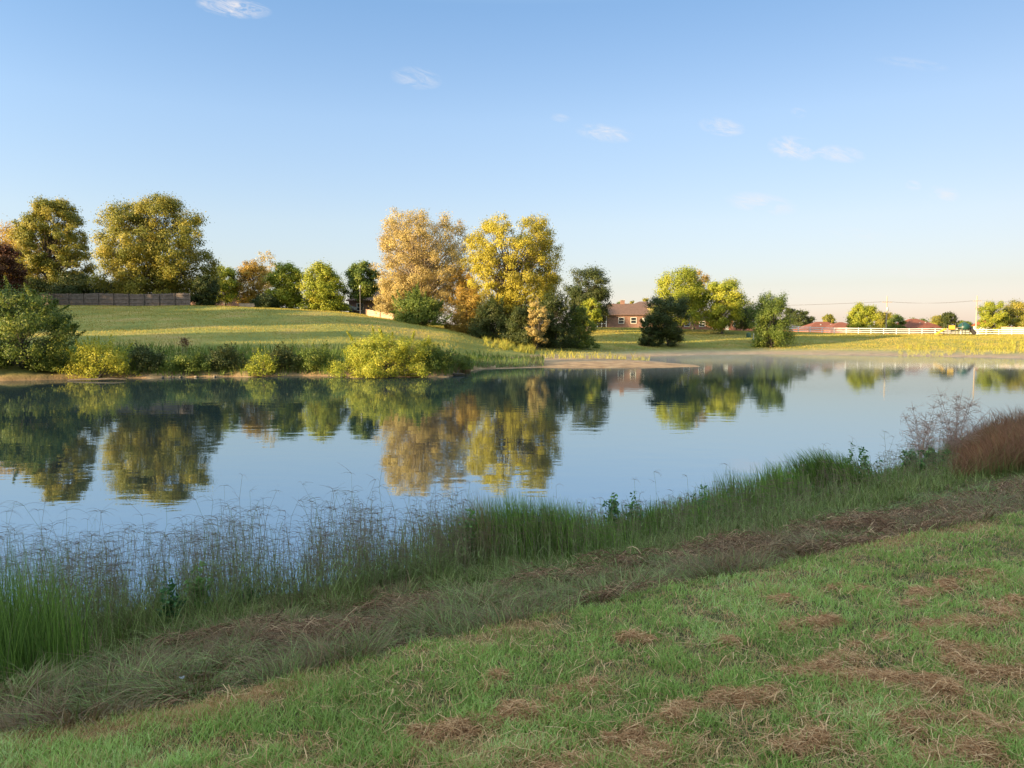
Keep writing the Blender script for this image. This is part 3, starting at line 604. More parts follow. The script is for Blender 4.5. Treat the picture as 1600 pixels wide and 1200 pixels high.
# loose strands all over the lawn
n = 16000; X, Y, px = tri_in(n, 203, pxr=(300, 1660), Yr=(2.4, 9)); z, dS, dL, dF, s = ground(X, Y, True); k = (dL > .05) & (rng.uniform(size=n) < np.clip(px / 1600 + fnoise(X * 2, Y * 3, 72) * 1.6 - .9, .05, 1)); X, Y, z = X[k], Y[k], z[k]; n = len(X)
th = rng.uniform(0, 6.283, n); l = rng.uniform(.03, .12, n); t = np.linspace(-.5, .5, 3)[None]; cv = rng.normal(0, .5, n)
C = np.stack([X[:, None] + (np.cos(th)[:, None] * t - np.sin(th)[:, None] * cv[:, None] * t * t) * l[:, None], Y[:, None] + (np.sin(th)[:, None] * t + np.cos(th)[:, None] * cv[:, None] * t * t) * l[:, None], z[:, None] + .028 + rng.uniform(-.02, .02, n)[:, None] + t * rng.normal(0, .3, n)[:, None] * l[:, None]], -1)
V_, F_ = ribbons(C, np.repeat(rng.uniform(.002, .0035, n)[:, None], 3, 1), np.stack([-np.sin(th), np.cos(th), 0 * th], 1))
tag(mesh('loose_straw', V_, F_, G_['hay'], tint=np.repeat(rng.uniform(.2, 1, n), 6)), 'single dry straws scattered over the lawn', 'straw', kind='stuff')

# ------------------------------------------------------------------ near bank: rough grass
def bankpts(n, seed, t0=0., t1=1., pxr=(-90, 1690), Ymax=24):
    rng = np.random.default_rng(seed); X, Y, px = tri_in(n, seed, pxr=pxr, Yr=(3.0, Ymax), pw=.9); X, Y, px = [np.concatenate(v) for v in zip((X, Y, px), tri_in(n // 7, seed + 1, pxr=(pxr[1], 2700), Yr=(5.0, Ymax), pw=.9), tri_in(n // 7, seed + 2, pxr=(-900, pxr[0]), Yr=(2.0, Ymax), pw=.9))]
    z, dS, dL, dF, s = ground(X, Y, True); t = dS / (dS + np.maximum(-dL, 0) + 1e-6)
    k = (dS > -.1) & (dL < .02) & (t >= t0) & (t <= t1); return X[k], Y[k], z[k], t[k], (800 + F * X / Y)[k]
X, Y, z, t, px = bankpts(330000, 210); 
p2 = fnoise(X * 3.2, Y * 3.2, 81); pn = fnoise(X * .9, Y * .9, 80); cell = vnoise(X * 9, Y * 9, 83)
k = (cell * .6 + p2 * .6 + np.random.default_rng(8).uniform(-.2, .2, len(X))) > .50; X, Y, z, t, px, p2, pn, cell = [v[k] for v in (X, Y, z, t, px, p2, pn, cell)]; n = len(X)
h = rng.uniform(.07, .27, n) * (.25 + 1.5 * np.clip(p2 - .15, 0, 1)) * np.interp(t, [0, .35, .9, 1], [.6, .9, 1.1, .95]) * np.where(rng.uniform(size=n) > .97, 1.6, 1)
deadp = np.clip(.18 + 2.6 * np.clip(pn - .44, 0, .3) + .25 * (t > .5), 0, .85)
tn = np.where(rng.uniform(size=n) < deadp, rng.uniform(0, .40, n), np.clip(.66 + (cell - .5) * .5 + rng.normal(0, .16, n), .4, 1))
az_b = vnoise(X * 2.5, Y * 2.5, 85) * 14 + rng.normal(0, .7, n)
V_, F_ = blades(np.stack([X, Y, z - .01], 1), h, rng.uniform(.003, .0085, n) * np.maximum(1, Y / 6), rng.uniform(.2, 1.8, n), rng, k=3, curl=.7, flat=.35, az=az_b)
tag(mesh('rough_grass', V_, F_, G_['bank'], tint=np.repeat(tn, 8)), 'uncut grass on the slope between lawn and water', 'grass', kind='stuff')
# dead thatch heaps along the strip
X, Y, z, t, px = bankpts(170000, 211, .42, .99); k = (fnoise(X * 1.3, Y * 1.7, 82) + .12 * t + .25 * (vnoise(X * 5, Y * 5, 97) - .5) > .605) & (px > 230); X, Y, z, t = X[k], Y[k], z[k], t[k]; n = len(X)
hp = np.clip(fnoise(X * 1.3, Y * 1.7, 82) - .42, 0, 1) * 4
th = rng.normal(.4, .9, n); l = rng.uniform(.06, .24, n); tt = np.linspace(-.5, .5, 4)[None]; cv = rng.normal(0, .7, n)
C = np.stack([X[:, None] + (np.cos(th)[:, None] * tt - np.sin(th)[:, None] * cv[:, None] * tt * tt) * l[:, None], Y[:, None] + (np.sin(th)[:, None] * tt + np.cos(th)[:, None] * cv[:, None] * tt * tt) * l[:, None], z[:, None] + .02 + (.03 + .12 * hp * rng.uniform(.2, 1, n))[:, None] + (tt * rng.normal(0, .4, n)[:, None] - tt * tt * .9) * l[:, None]], -1)
sd_ = rng.normal(size=(n, 3)); sd_ /= np.linalg.norm(sd_, axis=1, keepdims=True)
V_, F_ = ribbons(C, np.repeat((rng.uniform(.003, .006, n) * np.maximum(1, Y / 6))[:, None], 4, 1), sd_)
tag(mesh('dead_thatch', V_, F_, G_['thatch'], tint=np.repeat(np.clip(rng.normal(.45, .3, n), 0, 1), 8)), 'brown dead thatch piled along the uncut slope', 'thatch', kind='stuff')

# seedhead grass (finger heads on thin stems) at the water edge
def seedgrass(name, label, X, Y, H, seed, wsc=1.):
    rng = np.random.default_rng(seed); n = len(X); z = ground(X, Y); K = 7; t = np.linspace(0, 1, K)[None]
    az = rng.uniform(0, 6.283, n); ln = rng.uniform(.02, .22, n); wig = rng.normal(0, .012, (n, K))
    C = np.stack([X[:, None] + np.cos(az)[:, None] * (ln * H)[:, None] * t ** 2 + wig * H[:, None], Y[:, None] + np.sin(az)[:, None] * (ln * H)[:, None] * t ** 2, z[:, None] - .02 + H[:, None] * t], -1)
    sa = rng.uniform(0, 6.283, n); side = np.stack([np.cos(sa) + 1.2, np.sin(sa) * .4, 0 * sa], 1); side /= np.linalg.norm(side, axis=1, keepdims=True)
    W0 = (.0032 * wsc * np.maximum(1, Y / 6))[:, None] * (1 - .45 * t)
    V1, F1 = ribbons(C, W0, side); T1 = np.repeat(np.clip(rng.normal(.6, .18, n), 0, 1), 2 * K)
    # head fingers at the top and at upper nodes
    q = np.repeat(np.arange(n), 9); m = len(q); node = rng.choice([3, 4, 5, 6], m, p=[.12, .2, .24, .44]); S = C[q, node]
    a = rng.uniform(0, 6.283, m); l = rng.uniform(.04, .13, m) * (H[q] / .7) ** .5; u = np.linspace(0, 1, 5)[None]
    rise = rng.uniform(.15, 1.0, m)[:, None] * u - rng.uniform(.2, 1.1, m)[:, None] * u ** 2
    E = np.stack([S[:, None, 0] + np.cos(a)[:, None] * u * l[:, None], S[:, None, 1] + np.sin(a)[:, None] * u * l[:, None], S[:, None, 2] + rise * l[:, None]], -1)
    V2, F2 = ribbons(E, (.0022 * wsc * np.maximum(1, Y[q] / 6))[:, None] * (1 - .6 * u), np.tile([0.25, 0, .97], (m, 1))); T2 = np.repeat(np.clip(rng.normal(.25, .2, m), 0, 1), 10)
    # narrow leaves on the lower stem
    q = np.repeat(np.arange(n), 3); m = len(q); S = C[q, rng.integers(1, 4, m)]
    V3, F3 = blades(S, rng.uniform(.07, .2, m), .005 * wsc * np.maximum(1, Y[q] / 6), rng.uniform(.5, 1.6, m), rng, k=3, curl=.6, flat=.5); T3 = np.repeat(rng.uniform(.6, 1, m), 8)
    return tag(mesh(name, np.vstack([V1, V2, V3]), np.vstack([F1, F2 + len(V1), F3 + len(V1) + len(V2)]), G_['seed'], tint=np.concatenate([T1, T2, T3])), label, 'grass', kind='stuff')
def edge_pts(n, px0, px1, d0, d1, seed, dens=None):
    rng = np.random.default_rng(seed); out = []
    X, Y, px = tri_in(n * 14, seed, pxr=(px0, px1), Yr=(4.5, 24), pw=.9); z, dS, dL, dF, s = ground(X, Y, True)
    k = (dS > d0) & (dS < d1) & (Y < 26) & (dL < 0)
    if dens is not None: k &= rng.uniform(size=len(px)) < dens(px)
    X, Y, px = X[k][:n], Y[k][:n], px[k][:n]; return X, Y, px
X, Y, px = edge_pts(2600, -70, 730, -.35, 1.0, 220, lambda p: np.where(p < 60, .5, 1)); k = fnoise(X * 2.2, Y * 2.2, 95) > .40; X, Y, px = X[k], Y[k], px[k] 
H = rng.uniform(.30, .92, len(X)) * (.55 + .9 * fnoise(X * 1.5, Y * 1.5, 90)); H[::13] *= 1.3
seedgrass('seedhead_grass', 'thin reddish seedhead grass standing at the water edge on the left', X, Y, H, 221)
X, Y, px = edge_pts(900, 730, 1500, -.3, 1.1, 222); H = rng.uniform(.3, .62, len(X)); H[::23] *= 1.5
seedgrass('seedhead_grass', 'seedhead grass mixed along the middle and right water edge', X, Y, H, 223, .8)
# green blades low among them
X, Y, px = edge_pts(16000, -70, 1690, -.1, 1.5, 224); k = (px > 690) | (fnoise(X * 2.5, Y * 2.5, 96) > .52); X, Y, px = X[k], Y[k], px[k]; n = len(X); z = ground(X, Y)
V_, F_ = blades(np.stack([X, Y, z - .01], 1), rng.uniform(.12, .42, n) * np.interp(px, [0, 680, 720, 950, 1050, 1600], [1, 1, .45, .5, .6, .75]), rng.uniform(.004, .007, n) * np.maximum(1, Y / 6), rng.uniform(.1, .9, n), rng, k=3, curl=1)
tag(mesh('edge_grass', V_, F_, G_['bank'], tint=np.repeat(np.clip(rng.normal(.7, .18, n), .2, 1), 8)), 'green grass blades at the foot of the seedheads', 'grass', kind='stuff')

# cordgrass clumps: each a plant of its own
def clump(label, px, Y, wpx, top, n, seed, lean=(.05, .35), az=(math.pi * .75, 1.0), tints=(.55, .22), wd=.007, mat='reed', name='cordgrass_clump', Yd=.35):
    n = int(n * 1.8); wd *= 1.35; rng = np.random.default_rng(seed); c = at(px, 800, Y); X = c[0] + rng.normal(0, .36, n) * wpx / F * Y; Yy = Y + rng.normal(0, Yd * .5, n)
    g0 = float(ground(c[0], Y)); H = zp(top, Y) - max(g0, 0); h = H * 1.22 * rng.uniform(.4, 1.0, n) * (1 - .18 * np.abs(X - c[0]) / (wpx / F * Y * .5))
    P = np.stack([X - c[0], Yy - Y, np.maximum(ground(X, Yy), -.05) - g0 - .02], 1)
    V_, F_ = blades(P, h, np.full(n, wd) * max(1, Y / 8), rng.uniform(*lean, n), rng, k=5, curl=1.2, az=rng.normal(az[0], az[1], n))
    o = mesh(name, V_, F_, G_[mat], tint=np.repeat(np.clip(rng.normal(tints[0], tints[1], n), 0, 1), 12)); o.location = (float(c[0]), float(Y), g0)
    return tag(o, label, 'grass clump')
clump('tall green grass clump at the lower left picture edge', 8, 4.9, 84, 872, 620, 230, wd=.005, tints=(.62, .2), Yd=.7)
clump('dark green cordgrass clump in the middle, just right of the heart leafed vine', 800, 9.0, 190, 780, 1700, 231, tints=(.62, .25))
clump('brown tinged stiff grass tuft on the left side of the middle cordgrass', 752, 8.8, 60, 778, 300, 232, tints=(.08, .1), wd=.004)
clump('green cordgrass clump right of the middle clump, beside the dark sapling', 905, 9.5, 90, 790, 420, 233, tints=(.7, .2))
clump('small green grass clump behind the paired dark saplings', 1020, 10.4, 60, 780, 320, 234)
clump('upright thin grass clump between the paired leafy bush', 1155, 11.8, 70, 732, 380, 235, wd=.005)
clump('mid sized grass clump left of the fanned clump', 1215, 12.5, 60, 722, 420, 236, tints=(.75, .2))
clump('big fanned green grass clump leaning left beside the tall sapling', 1290, 13.3, 90, 704, 1100, 237, lean=(.1, .6), az=(math.pi, .5), wd=.008)
clump('dark spiky grass clump filling the gap right of the middle cordgrass', 862, 9.1, 80, 788, 500, 331, tints=(.5, .2))
clump('loose dark grass clump between the two middle saplings', 975, 9.9, 60, 792, 330, 332)
clump('leaning green grass clump right of the paired saplings', 1062, 10.7, 70, 775, 420, 333, tints=(.6, .2))
clump('dense dark grass clump behind the short leafy sapling', 1110, 11.2, 70, 762, 420, 334)
clump('low broad grass clump left of the tallest sapling', 1325, 13.6, 70, 735, 420, 335)
clump('dark grass clump under the dense leafy sapling', 1430, 14.8, 90, 722, 500, 336)
clump('small grass clump right behind the tall sapling', 1380, 14.2, 44, 735, 520, 238)

# leafy saplings
def sapling(label, px, Y, top, wpx, nst, nl, ls, seed, tints=(.5, .25), name='sapling', cat='sapling'):
    nl = int(nl * 1.7)
    rng = np.random.default_rng(seed); c = at(px, 800, Y); g0 = float(ground(c[0], Y)); H = zp(top, Y) - g0; Wd = wpx / F * Y
    t = thing(name, label, cat, (c[0], Y, g0)); K = 8; u = np.linspace(0, 1, K)
    az = rng.uniform(0, 6.283, nst); ln = rng.uniform(.05, .5, nst) * Wd; ln[0] *= .2; hh = H * rng.uniform(.45, .9, nst); hh[0] = H
    bx = rng.normal(0, Wd * .12, nst)
    C = np.stack([bx[:, None] + np.cos(az)[:, None] * ln[:, None] * u[None] ** 1.3 + rng.normal(0, .008, (nst, K)) * H, np.sin(az)[:, None] * ln[:, None] * u[None] ** 1.3 + 0 * rng.normal(0, .01, (nst, K)), hh[:, None] * u[None] - .02], -1)
    V_, F_ = tubes(C, np.full((nst, 1), .0045 * H ** .5) * (1 - .75 * u[None]), 5); mesh('stem', V_, F_, bark_green, t, smooth=True)
    q = rng.integers(0, nst, nl); uu = rng.uniform(.22, 1, nl) ** .8; f = uu * (K - 1); i0 = np.minimum(f.astype(int), K - 2); fr = (f - i0)[:, None]
    S = C[q, i0] * (1 - fr) + C[q, i0 + 1] * fr; d = rng.normal(size=(nl, 3)); d[:, 2] = np.abs(d[:, 2]) * .5; d /= np.linalg.norm(d, axis=1, keepdims=True)
    off = rng.uniform(.3, 1, nl) * ls * 1.3 * (1 + 1.2 * (1 - uu)); P = S + d * off[:, None]; Nn_ = rng.normal(size=(nl, 3)) * .6 + np.array([0, 0, .8]); Nn_ /= np.linalg.norm(Nn_, axis=1, keepdims=True)
    V_, F_ = leafquads(P, Nn_, ls * 1.5 * rng.uniform(.7, 1.25, nl), rng, .5)
    mesh('leaves', V_, F_, G_['leaf'], t, tint=np.repeat(np.clip(rng.normal(*tints, nl), 0, 1), 4)); return t
bark_green = plain("green_stem", (.08, .09, .04), .8, .3, 20)
sapling('heart leafed climbing vine left of the middle cordgrass', 733, 8.7, 792, 34, 5, 130, .055, 240, (.8, .2), 'climbing_vine', 'vine')
sapling('dark leafed sapling, left one of the middle pair', 957, 9.8, 768, 40, 6, 130, .045, 241)
sapling('dark leafed sapling, right one of the middle pair', 990, 10.0, 768, 34, 5, 120, .045, 242)
sapling('short leafy sapling on the water edge before the thin upright clump', 1098, 11.0, 758, 50, 7, 170, .045, 243)
sapling('leafy bush like sapling in front of the mid sized grass clump', 1235, 12.6, 742, 70, 10, 280, .045, 244)
sapling('tallest open leafed sapling right of the fanned grass clump', 1340, 13.8, 692, 60, 9, 230, .05, 245)
sapling('dense leafy sapling below the bare dry weed', 1425, 14.8, 700, 80, 12, 420, .045, 246)
sapling('leafy sapling between the dense one and the red grass bank', 1462, 15.3, 698, 60, 9, 300, .045, 247)
sapling('small dark leafed weed low in the left seedhead grass', 258, 6.6, 905, 45, 5, 100, .045, 248, (.3, .2))
sapling('small dark leafed weed in the seedhead grass, upright beside the light green one', 385, 7.1, 900, 34, 5, 90, .04, 249, (.3, .2))
sapling('light green narrow leafed weed among the left seedheads', 303, 6.9, 880, 40, 6, 120, .05, 250, (.95, .1))
# bare dry weed and red grass bank on the right
def dryweed(label, px, Y, top, wpx, seed, nst=7):
    rng = np.random.default_rng(seed); c = at(px, 700, Y); g0 = float(ground(c[0], Y)); H = zp(top, Y) - max(g0, 0); Wd = wpx / F * Y; K = 9; u = np.linspace(0, 1, K)
    az = rng.uniform(0, 6.283, nst); ln = rng.uniform(.05, .45, nst) * Wd; hh = H * rng.uniform(.65, 1, nst); hh[0] = H
    C = np.stack([np.cos(az)[:, None] * ln[:, None] * u[None] ** 1.4 + rng.normal(0, .05, nst)[:, None], np.sin(az)[:, None] * ln[:, None] * u[None] ** 1.4, hh[:, None] * u[None] - .03], -1)
    V1, F1 = tubes(C, np.full((nst, 1), .006) * (1 - .6 * u[None]), 4); n2 = nst * 34; q = rng.integers(0, nst, n2); i0 = rng.integers(2, K - 1, n2); S = C[q, i0]
    a = rng.uniform(0, 6.283, n2); l = rng.uniform(.12, .34, n2) * H * (1.25 - i0 / K); v = np.linspace(0, 1, 6)[None]
    B = np.stack([S[:, None, 0] + np.cos(a)[:, None] * l[:, None] * v, S[:, None, 1] + np.sin(a)[:, None] * l[:, None] * v, S[:, None, 2] + l[:, None] * (rng.uniform(.5, 1.2, n2)[:, None] * v - rng.uniform(.2, .9, n2)[:, None] * v ** 2)], -1)
    V2, F2 = tubes(B, np.full((n2, 1), .0026) * (1 - .5 * v), 3); n3 = n2 * 4; q = rng.integers(0, n2, n3); S = B[q, rng.integers(1, 6, n3)]; d = rng.normal(size=(n3, 3)); d /= np.linalg.norm(d, axis=1, keepdims=True); l = rng.uniform(.03, .10, n3)
    T = S[:, None] + d[:, None] * l[:, None, None] * np.linspace(0, 1, 3)[None, :, None]; V3, F3 = tubes(T, np.full((n3, 3), .0018), 3)
    o = mesh('dry_weed', np.vstack([V1, V2, V3]), np.vstack([F1, F2 + len(V1), F3 + len(V1) + len(V2)]), weed_mat); o.location = (float(c[0]), Y, max(g0, 0)); return tag(o, label, 'weed')
weed_mat = plain("dry_weed_stem", (.42, .27, .21), .9, .25, 10)
dryweed('bare wispy dry weed, left one before the water at the right', 1440, 15.6, 622, 95, 260, 9)
dryweed('bare wispy dry weed, right and taller one before the water', 1490, 16.0, 604, 115, 261, 11)
X, Y, px = tri_in(30000, 270, pxr=(1455, 1760), Yr=(13.5, 26)); z, dS, dL, dF, s = ground(X, Y, True); k = (dS > -.1) & (dL < -1.2) & (px > 1470 + (22 - Y) * 3); X, Y, z, px = X[k], Y[k], z[k], px[k]; n = len(X)
Hh = np.interp(px, [1460, 1500, 1560, 1620, 1760], [.18, .4, .72, .86, .95]) * rng.uniform(.35, 1.1, n) * (.8 + .4 * fnoise(X * 2, Y * 2, 93))
V_, F_ = blades(np.stack([X, Y, z - .02], 1), Hh, rng.uniform(.008, .018, n), rng.uniform(.1, 1.0, n), rng, k=4, curl=1)
tt_ = np.tile(np.repeat(np.array([1., .85, .5, .3, .15]), 2), n); tn = np.clip(tt_ + np.repeat(rng.normal(0, .2, n) + .5 * (fnoise(X * 1.5, Y * 1.5, 94) - .5), 10), 0, 1)
tag(mesh('red_grass', V_, F_, G_['red'], tint=tn), 'rust red tall grass covering the bank at the right edge', 'grass', kind='stuff')

# small bits of litter
def litter(label, px, py, s, seed):
    rng = np.random.default_rng(seed); c = hit(px, py); g = np.linspace(-1, 1, 7); gx, gy = np.meshgrid(g, g); z = (np.abs(gx + .3 * gy) * .5 + rng.uniform(-.12, .12, gx.shape)) * s
    V = np.stack([gx * s, gy * s * .5 + z * .5, z + s * .3], -1).reshape(-1, 3); i = np.arange(6)[:, None] * 7 + np.arange(6)[None]
    o = mesh('litter_scrap', V, np.stack([i, i + 1, i + 8, i + 7], -1).reshape(-1, 4), plain("scrap_paper", (.38, .41, .46), .6, .1, 8)); o.location = (c[0], c[1], c[2] + .08); o.rotation_euler = (.4, .2, .5)
    md = o.modifiers.new("thickness", 'SOLIDIFY'); md.thickness = .002
    tag(o, label, 'litter')
litter('crumpled grey white scrap lying at the edge of the lawn', 284, 1082, .014, 280)

# ------------------------------------------------------------------ fences
wood_grey = plain("weathered_boards", (.15, .115, .095), .9, .35, 2.5, .4)
wood_tan = plain("tan_boards", (.52, .36, .24), .9, .2, 2.0, .3)
vinyl = plain("white_vinyl", (.62, .60, .58), .45, .05, 2)
def board_fence(label, pts, h, mat, pw=.14, post_every=2.4, gap_p=.0, seed=0, postmat=None):
    rng = np.random.default_rng(seed); pts = np.array(pts, float); base = thing('board_fence', label, 'fence', (*pts[0], 0))
    B = Geo(); Rl = Geo()
    for a, b in zip(pts[:-1], pts[1:]):
        d = b - a; Ln = math.hypot(*d); d /= Ln; nn = np.array([-d[1], d[0]]); k = int(Ln / pw)
        for i_ in range(k):
            if rng.uniform() < gap_p: continue
            c = a + d * (i_ + .5) * pw; z = float(ground(c[0], c[1])); q = c - pts[0]; hw = pw * .47; hh = h * rng.uniform(.97, 1.03); off = rng.uniform(0, .012)
            p = [q - d * hw - nn * (off), q + d * hw - nn * off, q + d * hw + nn * (.02 - off), q - d * hw + nn * (.02 - off)]
            V = [(x[0], x[1], z - .05) for x in p] + [(x[0], x[1], z + hh) for x in p]
            B.add(V, [(0,3,2,1),(4,5,6,7),(0,1,5,4),(1,2,6,5),(2,3,7,6),(3,0,4,7)])
        kp = max(1, round(Ln / post_every))
        for i_ in range(kp + 1):
            c = a + d * Ln * i_ / kp; z = float(ground(c[0], c[1])); q = c - pts[0] - nn * .1
            Pm = Geo(); Pm.box(q[0] - .05, q[1] - .05, z - .3, q[0] + .05, q[1] + .05, z + h * 1.02); Pm.build('post', postmat or mat, base)
        for hz in (.25, .55, .85):
            za = float(ground(*a)) + h * hz; zb = float(ground(*b)) + h * hz; qa = a - pts[0] - nn * .04; qb = b - pts[0] - nn * .04
            Rl.tube([(qa[0], qa[1], za), ((qa[0]+qb[0])/2, (qa[1]+qb[1])/2, float(ground(*((a+b)/2))) + h*hz), (qb[0], qb[1], zb)], [.045] * 3, 4)
    B.build('boards', mat, base); Rl.build('rails', mat, base)
    return base
def gp(px, Y): return ((px - 800) / F * Y, Y)
board_fence('weathered grey brown board fence along the hilltop under the broad tree', [gp(-40, 118), gp(88, 116), gp(300, 112.5)], 1.85, wood_grey, seed=1)
board_fence('pale tan board fence at the far right behind the white rail fence', [gp(1562, 176), gp(1640, 172)], 1.9, wood_tan, seed=2)
board_fence('low sunlit tan board fence left of the dark green bush', [gp(574, 118), gp(616, 115)], 1.0, wood_tan, seed=3)
def rail_fence(label, pts, h):
    pts = np.array(pts, float); base = thing('rail_fence', label, 'fence', (*pts[0], 0))
    sub = [pts[0]]
    for a, b in zip(pts[:-1], pts[1:]):
        k = max(1, round(math.hypot(*(b - a)) / 2.44)); sub += [a + (b - a) * (i_ + 1) / k for i_ in range(k)]
    Z = [float(ground(*p)) for p in sub]
    for p, z in zip(sub, Z):
        q = p - pts[0]; Pm = Geo(); Pm.box(q[0] - .065, q[1] - .065, z - .2, q[0] + .065, q[1] + .065, z + h); Pm.add([(q[0]-.08,q[1]-.08,z+h),(q[0]+.08,q[1]-.08,z+h),(q[0]+.08,q[1]+.08,z+h),(q[0]-.08,q[1]+.08,z+h),(q[0],q[1],z+h+.07)], [(0,1,4),(1,2,4),(2,3,4),(3,0,4)]); Pm.build('post', vinyl, base)
    for hz in (.28, .60, .92):
        Rm = Geo()
        for (a, za), (b, zb) in zip(zip(sub[:-1], Z[:-1]), zip(sub[1:], Z[1:])):
            d = (b - a) / np.linalg.norm(b - a); nn = np.array([-d[1], d[0]]) * .02; qa = a - pts[0] + d * .067; qb = b - pts[0] - d * .067; V = []
            for (q, z) in ((qa, za), (qb, zb)):
                for sgn, dz in ((-1, -.075), (1, -.075), (1, .075), (-1, .075)): V.append((q[0] + sgn * nn[0], q[1] + sgn * nn[1], z + h * hz + dz))
            Rm.add(V, [(0,1,5,4),(1,2,6,5),(2,3,7,6),(3,0,4,7)])
        Rm.build('rail', vinyl, base)
    return base
rail_fence('long white rail fence along the crest of the far right bank', [gp(1228, 165), gp(1340, 161), gp(1480, 157), gp(1640, 153)], 1.25)

# ------------------------------------------------------------------ houses
brick = plain("red_brick", (.30, .13, .09), .9, .3, 1.5, .2); brick_pale = plain("pinkish_brick", (.23, .13, .10), .9, .2, 1.5, .2)
roof_brown = plain("brown_shingles", (.14, .08, .06), .95, .25, 2.5, .3); roof_red = plain("red_shingles", (.20, .06, .032), .95, .2, 2.5, .3); roof_dark = plain("dark_shingles", (.06, .05, .055), .95, .2, 2.5, .3)
stucco = plain("golden_siding", (.62, .45, .24), .9, .1, 1); white_paint = plain("white_paint", (.78, .76, .72), .5, .06, 2); metal_grey = plain("grey_metal", (.35, .35, .36), .5, .1, 3)
def glassmat():
    m, Nn, Lk = newmat("window_glass"); o = Nn.new("ShaderNodeOutputMaterial"); p = Nn.new("ShaderNodeBsdfPrincipled"); p.inputs["Base Color"].default_value = (.02, .025, .03, 1); p.inputs["Roughness"].default_value = .08; Lk.new(p.outputs[0], o.inputs[0]); return m
glass = glassmat()
def window(Wt, x, z, w_, h_, y, parent):
    fr = Geo(); t = .09
    fr.box(x - w_/2, y - .06, z, x - w_/2 + t, y + .02, z + h_); fr.box(x + w_/2 - t, y - .06, z, x + w_/2, y + .02, z + h_)
    fr.box(x - w_/2 + t, y - .06, z, x + w_/2 - t, y + .02, z + t); fr.box(x - w_/2 + t, y - .06, z + h_ - t, x + w_/2 - t, y + .02, z + h_); fr.box(x - w_/2 + t, y - .05, z + h_*.5 - .03, x + w_/2 - t, y + .01, z + h_*.5 + .03)
    f = fr.build('window', white_paint, parent); pn = Geo(); pn.box(x - w_/2 + t, y - .03, z + t, x + w_/2 - t, y - .012, z + h_ - t); pn.build('pane', glass, f)
def house(label, px, Y, wd, dp, hw, hr, wallm, roofm, hip=.5, rz=0., wins=(), door=None, chim=None, gable=False, vents=(), base=None, name='house', cat='house'):
    x, y = gp(px, Y); z0 = float(ground(x, y)) if base is None else base
    b = thing(name, label, cat, (x, y, z0), rz); W2, D2 = wd / 2, dp / 2
    Geo().box(-W2, -D2, -1.0, W2, D2, hw).build('wall', wallm, b)
    e = .45; zr = hw + hr; hx = 0 if gable else min(W2, D2) * hip * 2; G = Geo()
    rx = W2 + (e if gable else e) - hx if not gable else W2 + e
    V = [(-W2-e, -D2-e, hw), (W2+e, -D2-e, hw), (W2+e, D2+e, hw), (-W2-e, D2+e, hw), (-rx, 0, zr), (rx, 0, zr)]
    V += [(v[0], v[1], v[2] + .18) for v in V[:4]] ; V[4] = (-rx, 0, zr + .18); V[5] = (rx, 0, zr + .18)
    G.add(V, [(0, 3, 2, 1), (6, 7, 5, 4), (8, 9, 4, 5), (0, 1, 7, 6), (1, 2, 8, 7), (2, 3, 9, 8), (3, 0, 6, 9)]); G.F.setdefault(3, []).append(np.array([(7, 8, 5), (9, 6, 4)]))
    if gable: pass
    rf = G.build('roof', roofm, b)
    if gable:
        for sx_ in (-1, 1):
            g2 = Geo(); xx = sx_ * (W2 - .02); V = [(xx - .02, -D2, hw), (xx + .02, -D2, hw), (xx + .02, D2, hw), (xx - .02, D2, hw), (xx, 0, zr)]
            g2.add(V, [(0, 1, 4), (1, 2, 4), (2, 3, 4), (3, 0, 4)]); g2.build('gable', white_paint, b)
    if chim:
        c = Geo(); c.box(chim - .45, -.3, hw + hr * .3, chim + .45, .5, zr + .9); ch = c.build('chimney', brick_pale, rf); Geo().box(chim - .55, -.4, zr + .903, chim + .55, .6, zr + 1.05).build('cap', metal_grey, ch)
    for vx, vz in vents:
        Geo().box(vx - .12, -D2 * .5 - .12, hw + hr * .4, vx + .12, -D2 * .5 + .12, hw + hr * .5 + vz).build('vent', metal_grey, rf)
    for wx_, wz, ww, wh in wins: window(None, wx_, wz, ww, wh, -D2 - .03, b)
    if door is not None:
        d = Geo(); d.box(door - .5, -D2 - .05, 0, door + .5, -D2 - .005, 2.1).build('door', white_paint, b)
    return b
h1 = house('brick house with brown roof, chimney and white screened porch behind the grove', 974, 172, 12, 9, 2.6, 2.6, brick_pale, roof_brown, hip=.35, wins=[(-1.2, .8, 1.3, 1.4), (1.5, .8, 1.3, 1.4)], door=4, chim=-.3)
pf = Geo()  # screened porch: white posts and rails
for xx in np.linspace(-9.6, -4.7, 6): pf.box(xx - .06, -5.9, 0, xx + .06, -5.78, 2.4)
pf.box(-9.6, -5.88, .75, -4.7, -5.80, .85); pf.box(-9.66, -5.92, 2.403, -4.64, -5.76, 2.55)
po = pf.build('porch_frame', white_paint, h1); Geo().box(-9.6, -5.7, -.2, -6.05, -1, 2.3).build('screen', roof_dark, po)
pr = Geo(); pr.add([(-10, -6.3, 2.6), (-4.5, -6.3, 2.6), (-4.5, -.5, 4.0), (-10, -.5, 4.0), (-10, -6.3, 2.75), (-4.5, -6.3, 2.75), (-4.5, -.5, 4.15), (-10, -.5, 4.15)], [(0,3,2,1),(4,5,6,7),(0,1,5,4),(1,2,6,5),(2,3,7,6),(3,0,4,7)]); pr.build('porch_roof', roof_dark, h1)
house('golden walled two storey house behind the vine covered tree', 1004, 196, 9, 8, 5.0, 1.6, stucco, roof_brown, wins=[(-2.5, 3.2, 1, 1.2), (0.5, 3.2, 1, 1.2)])
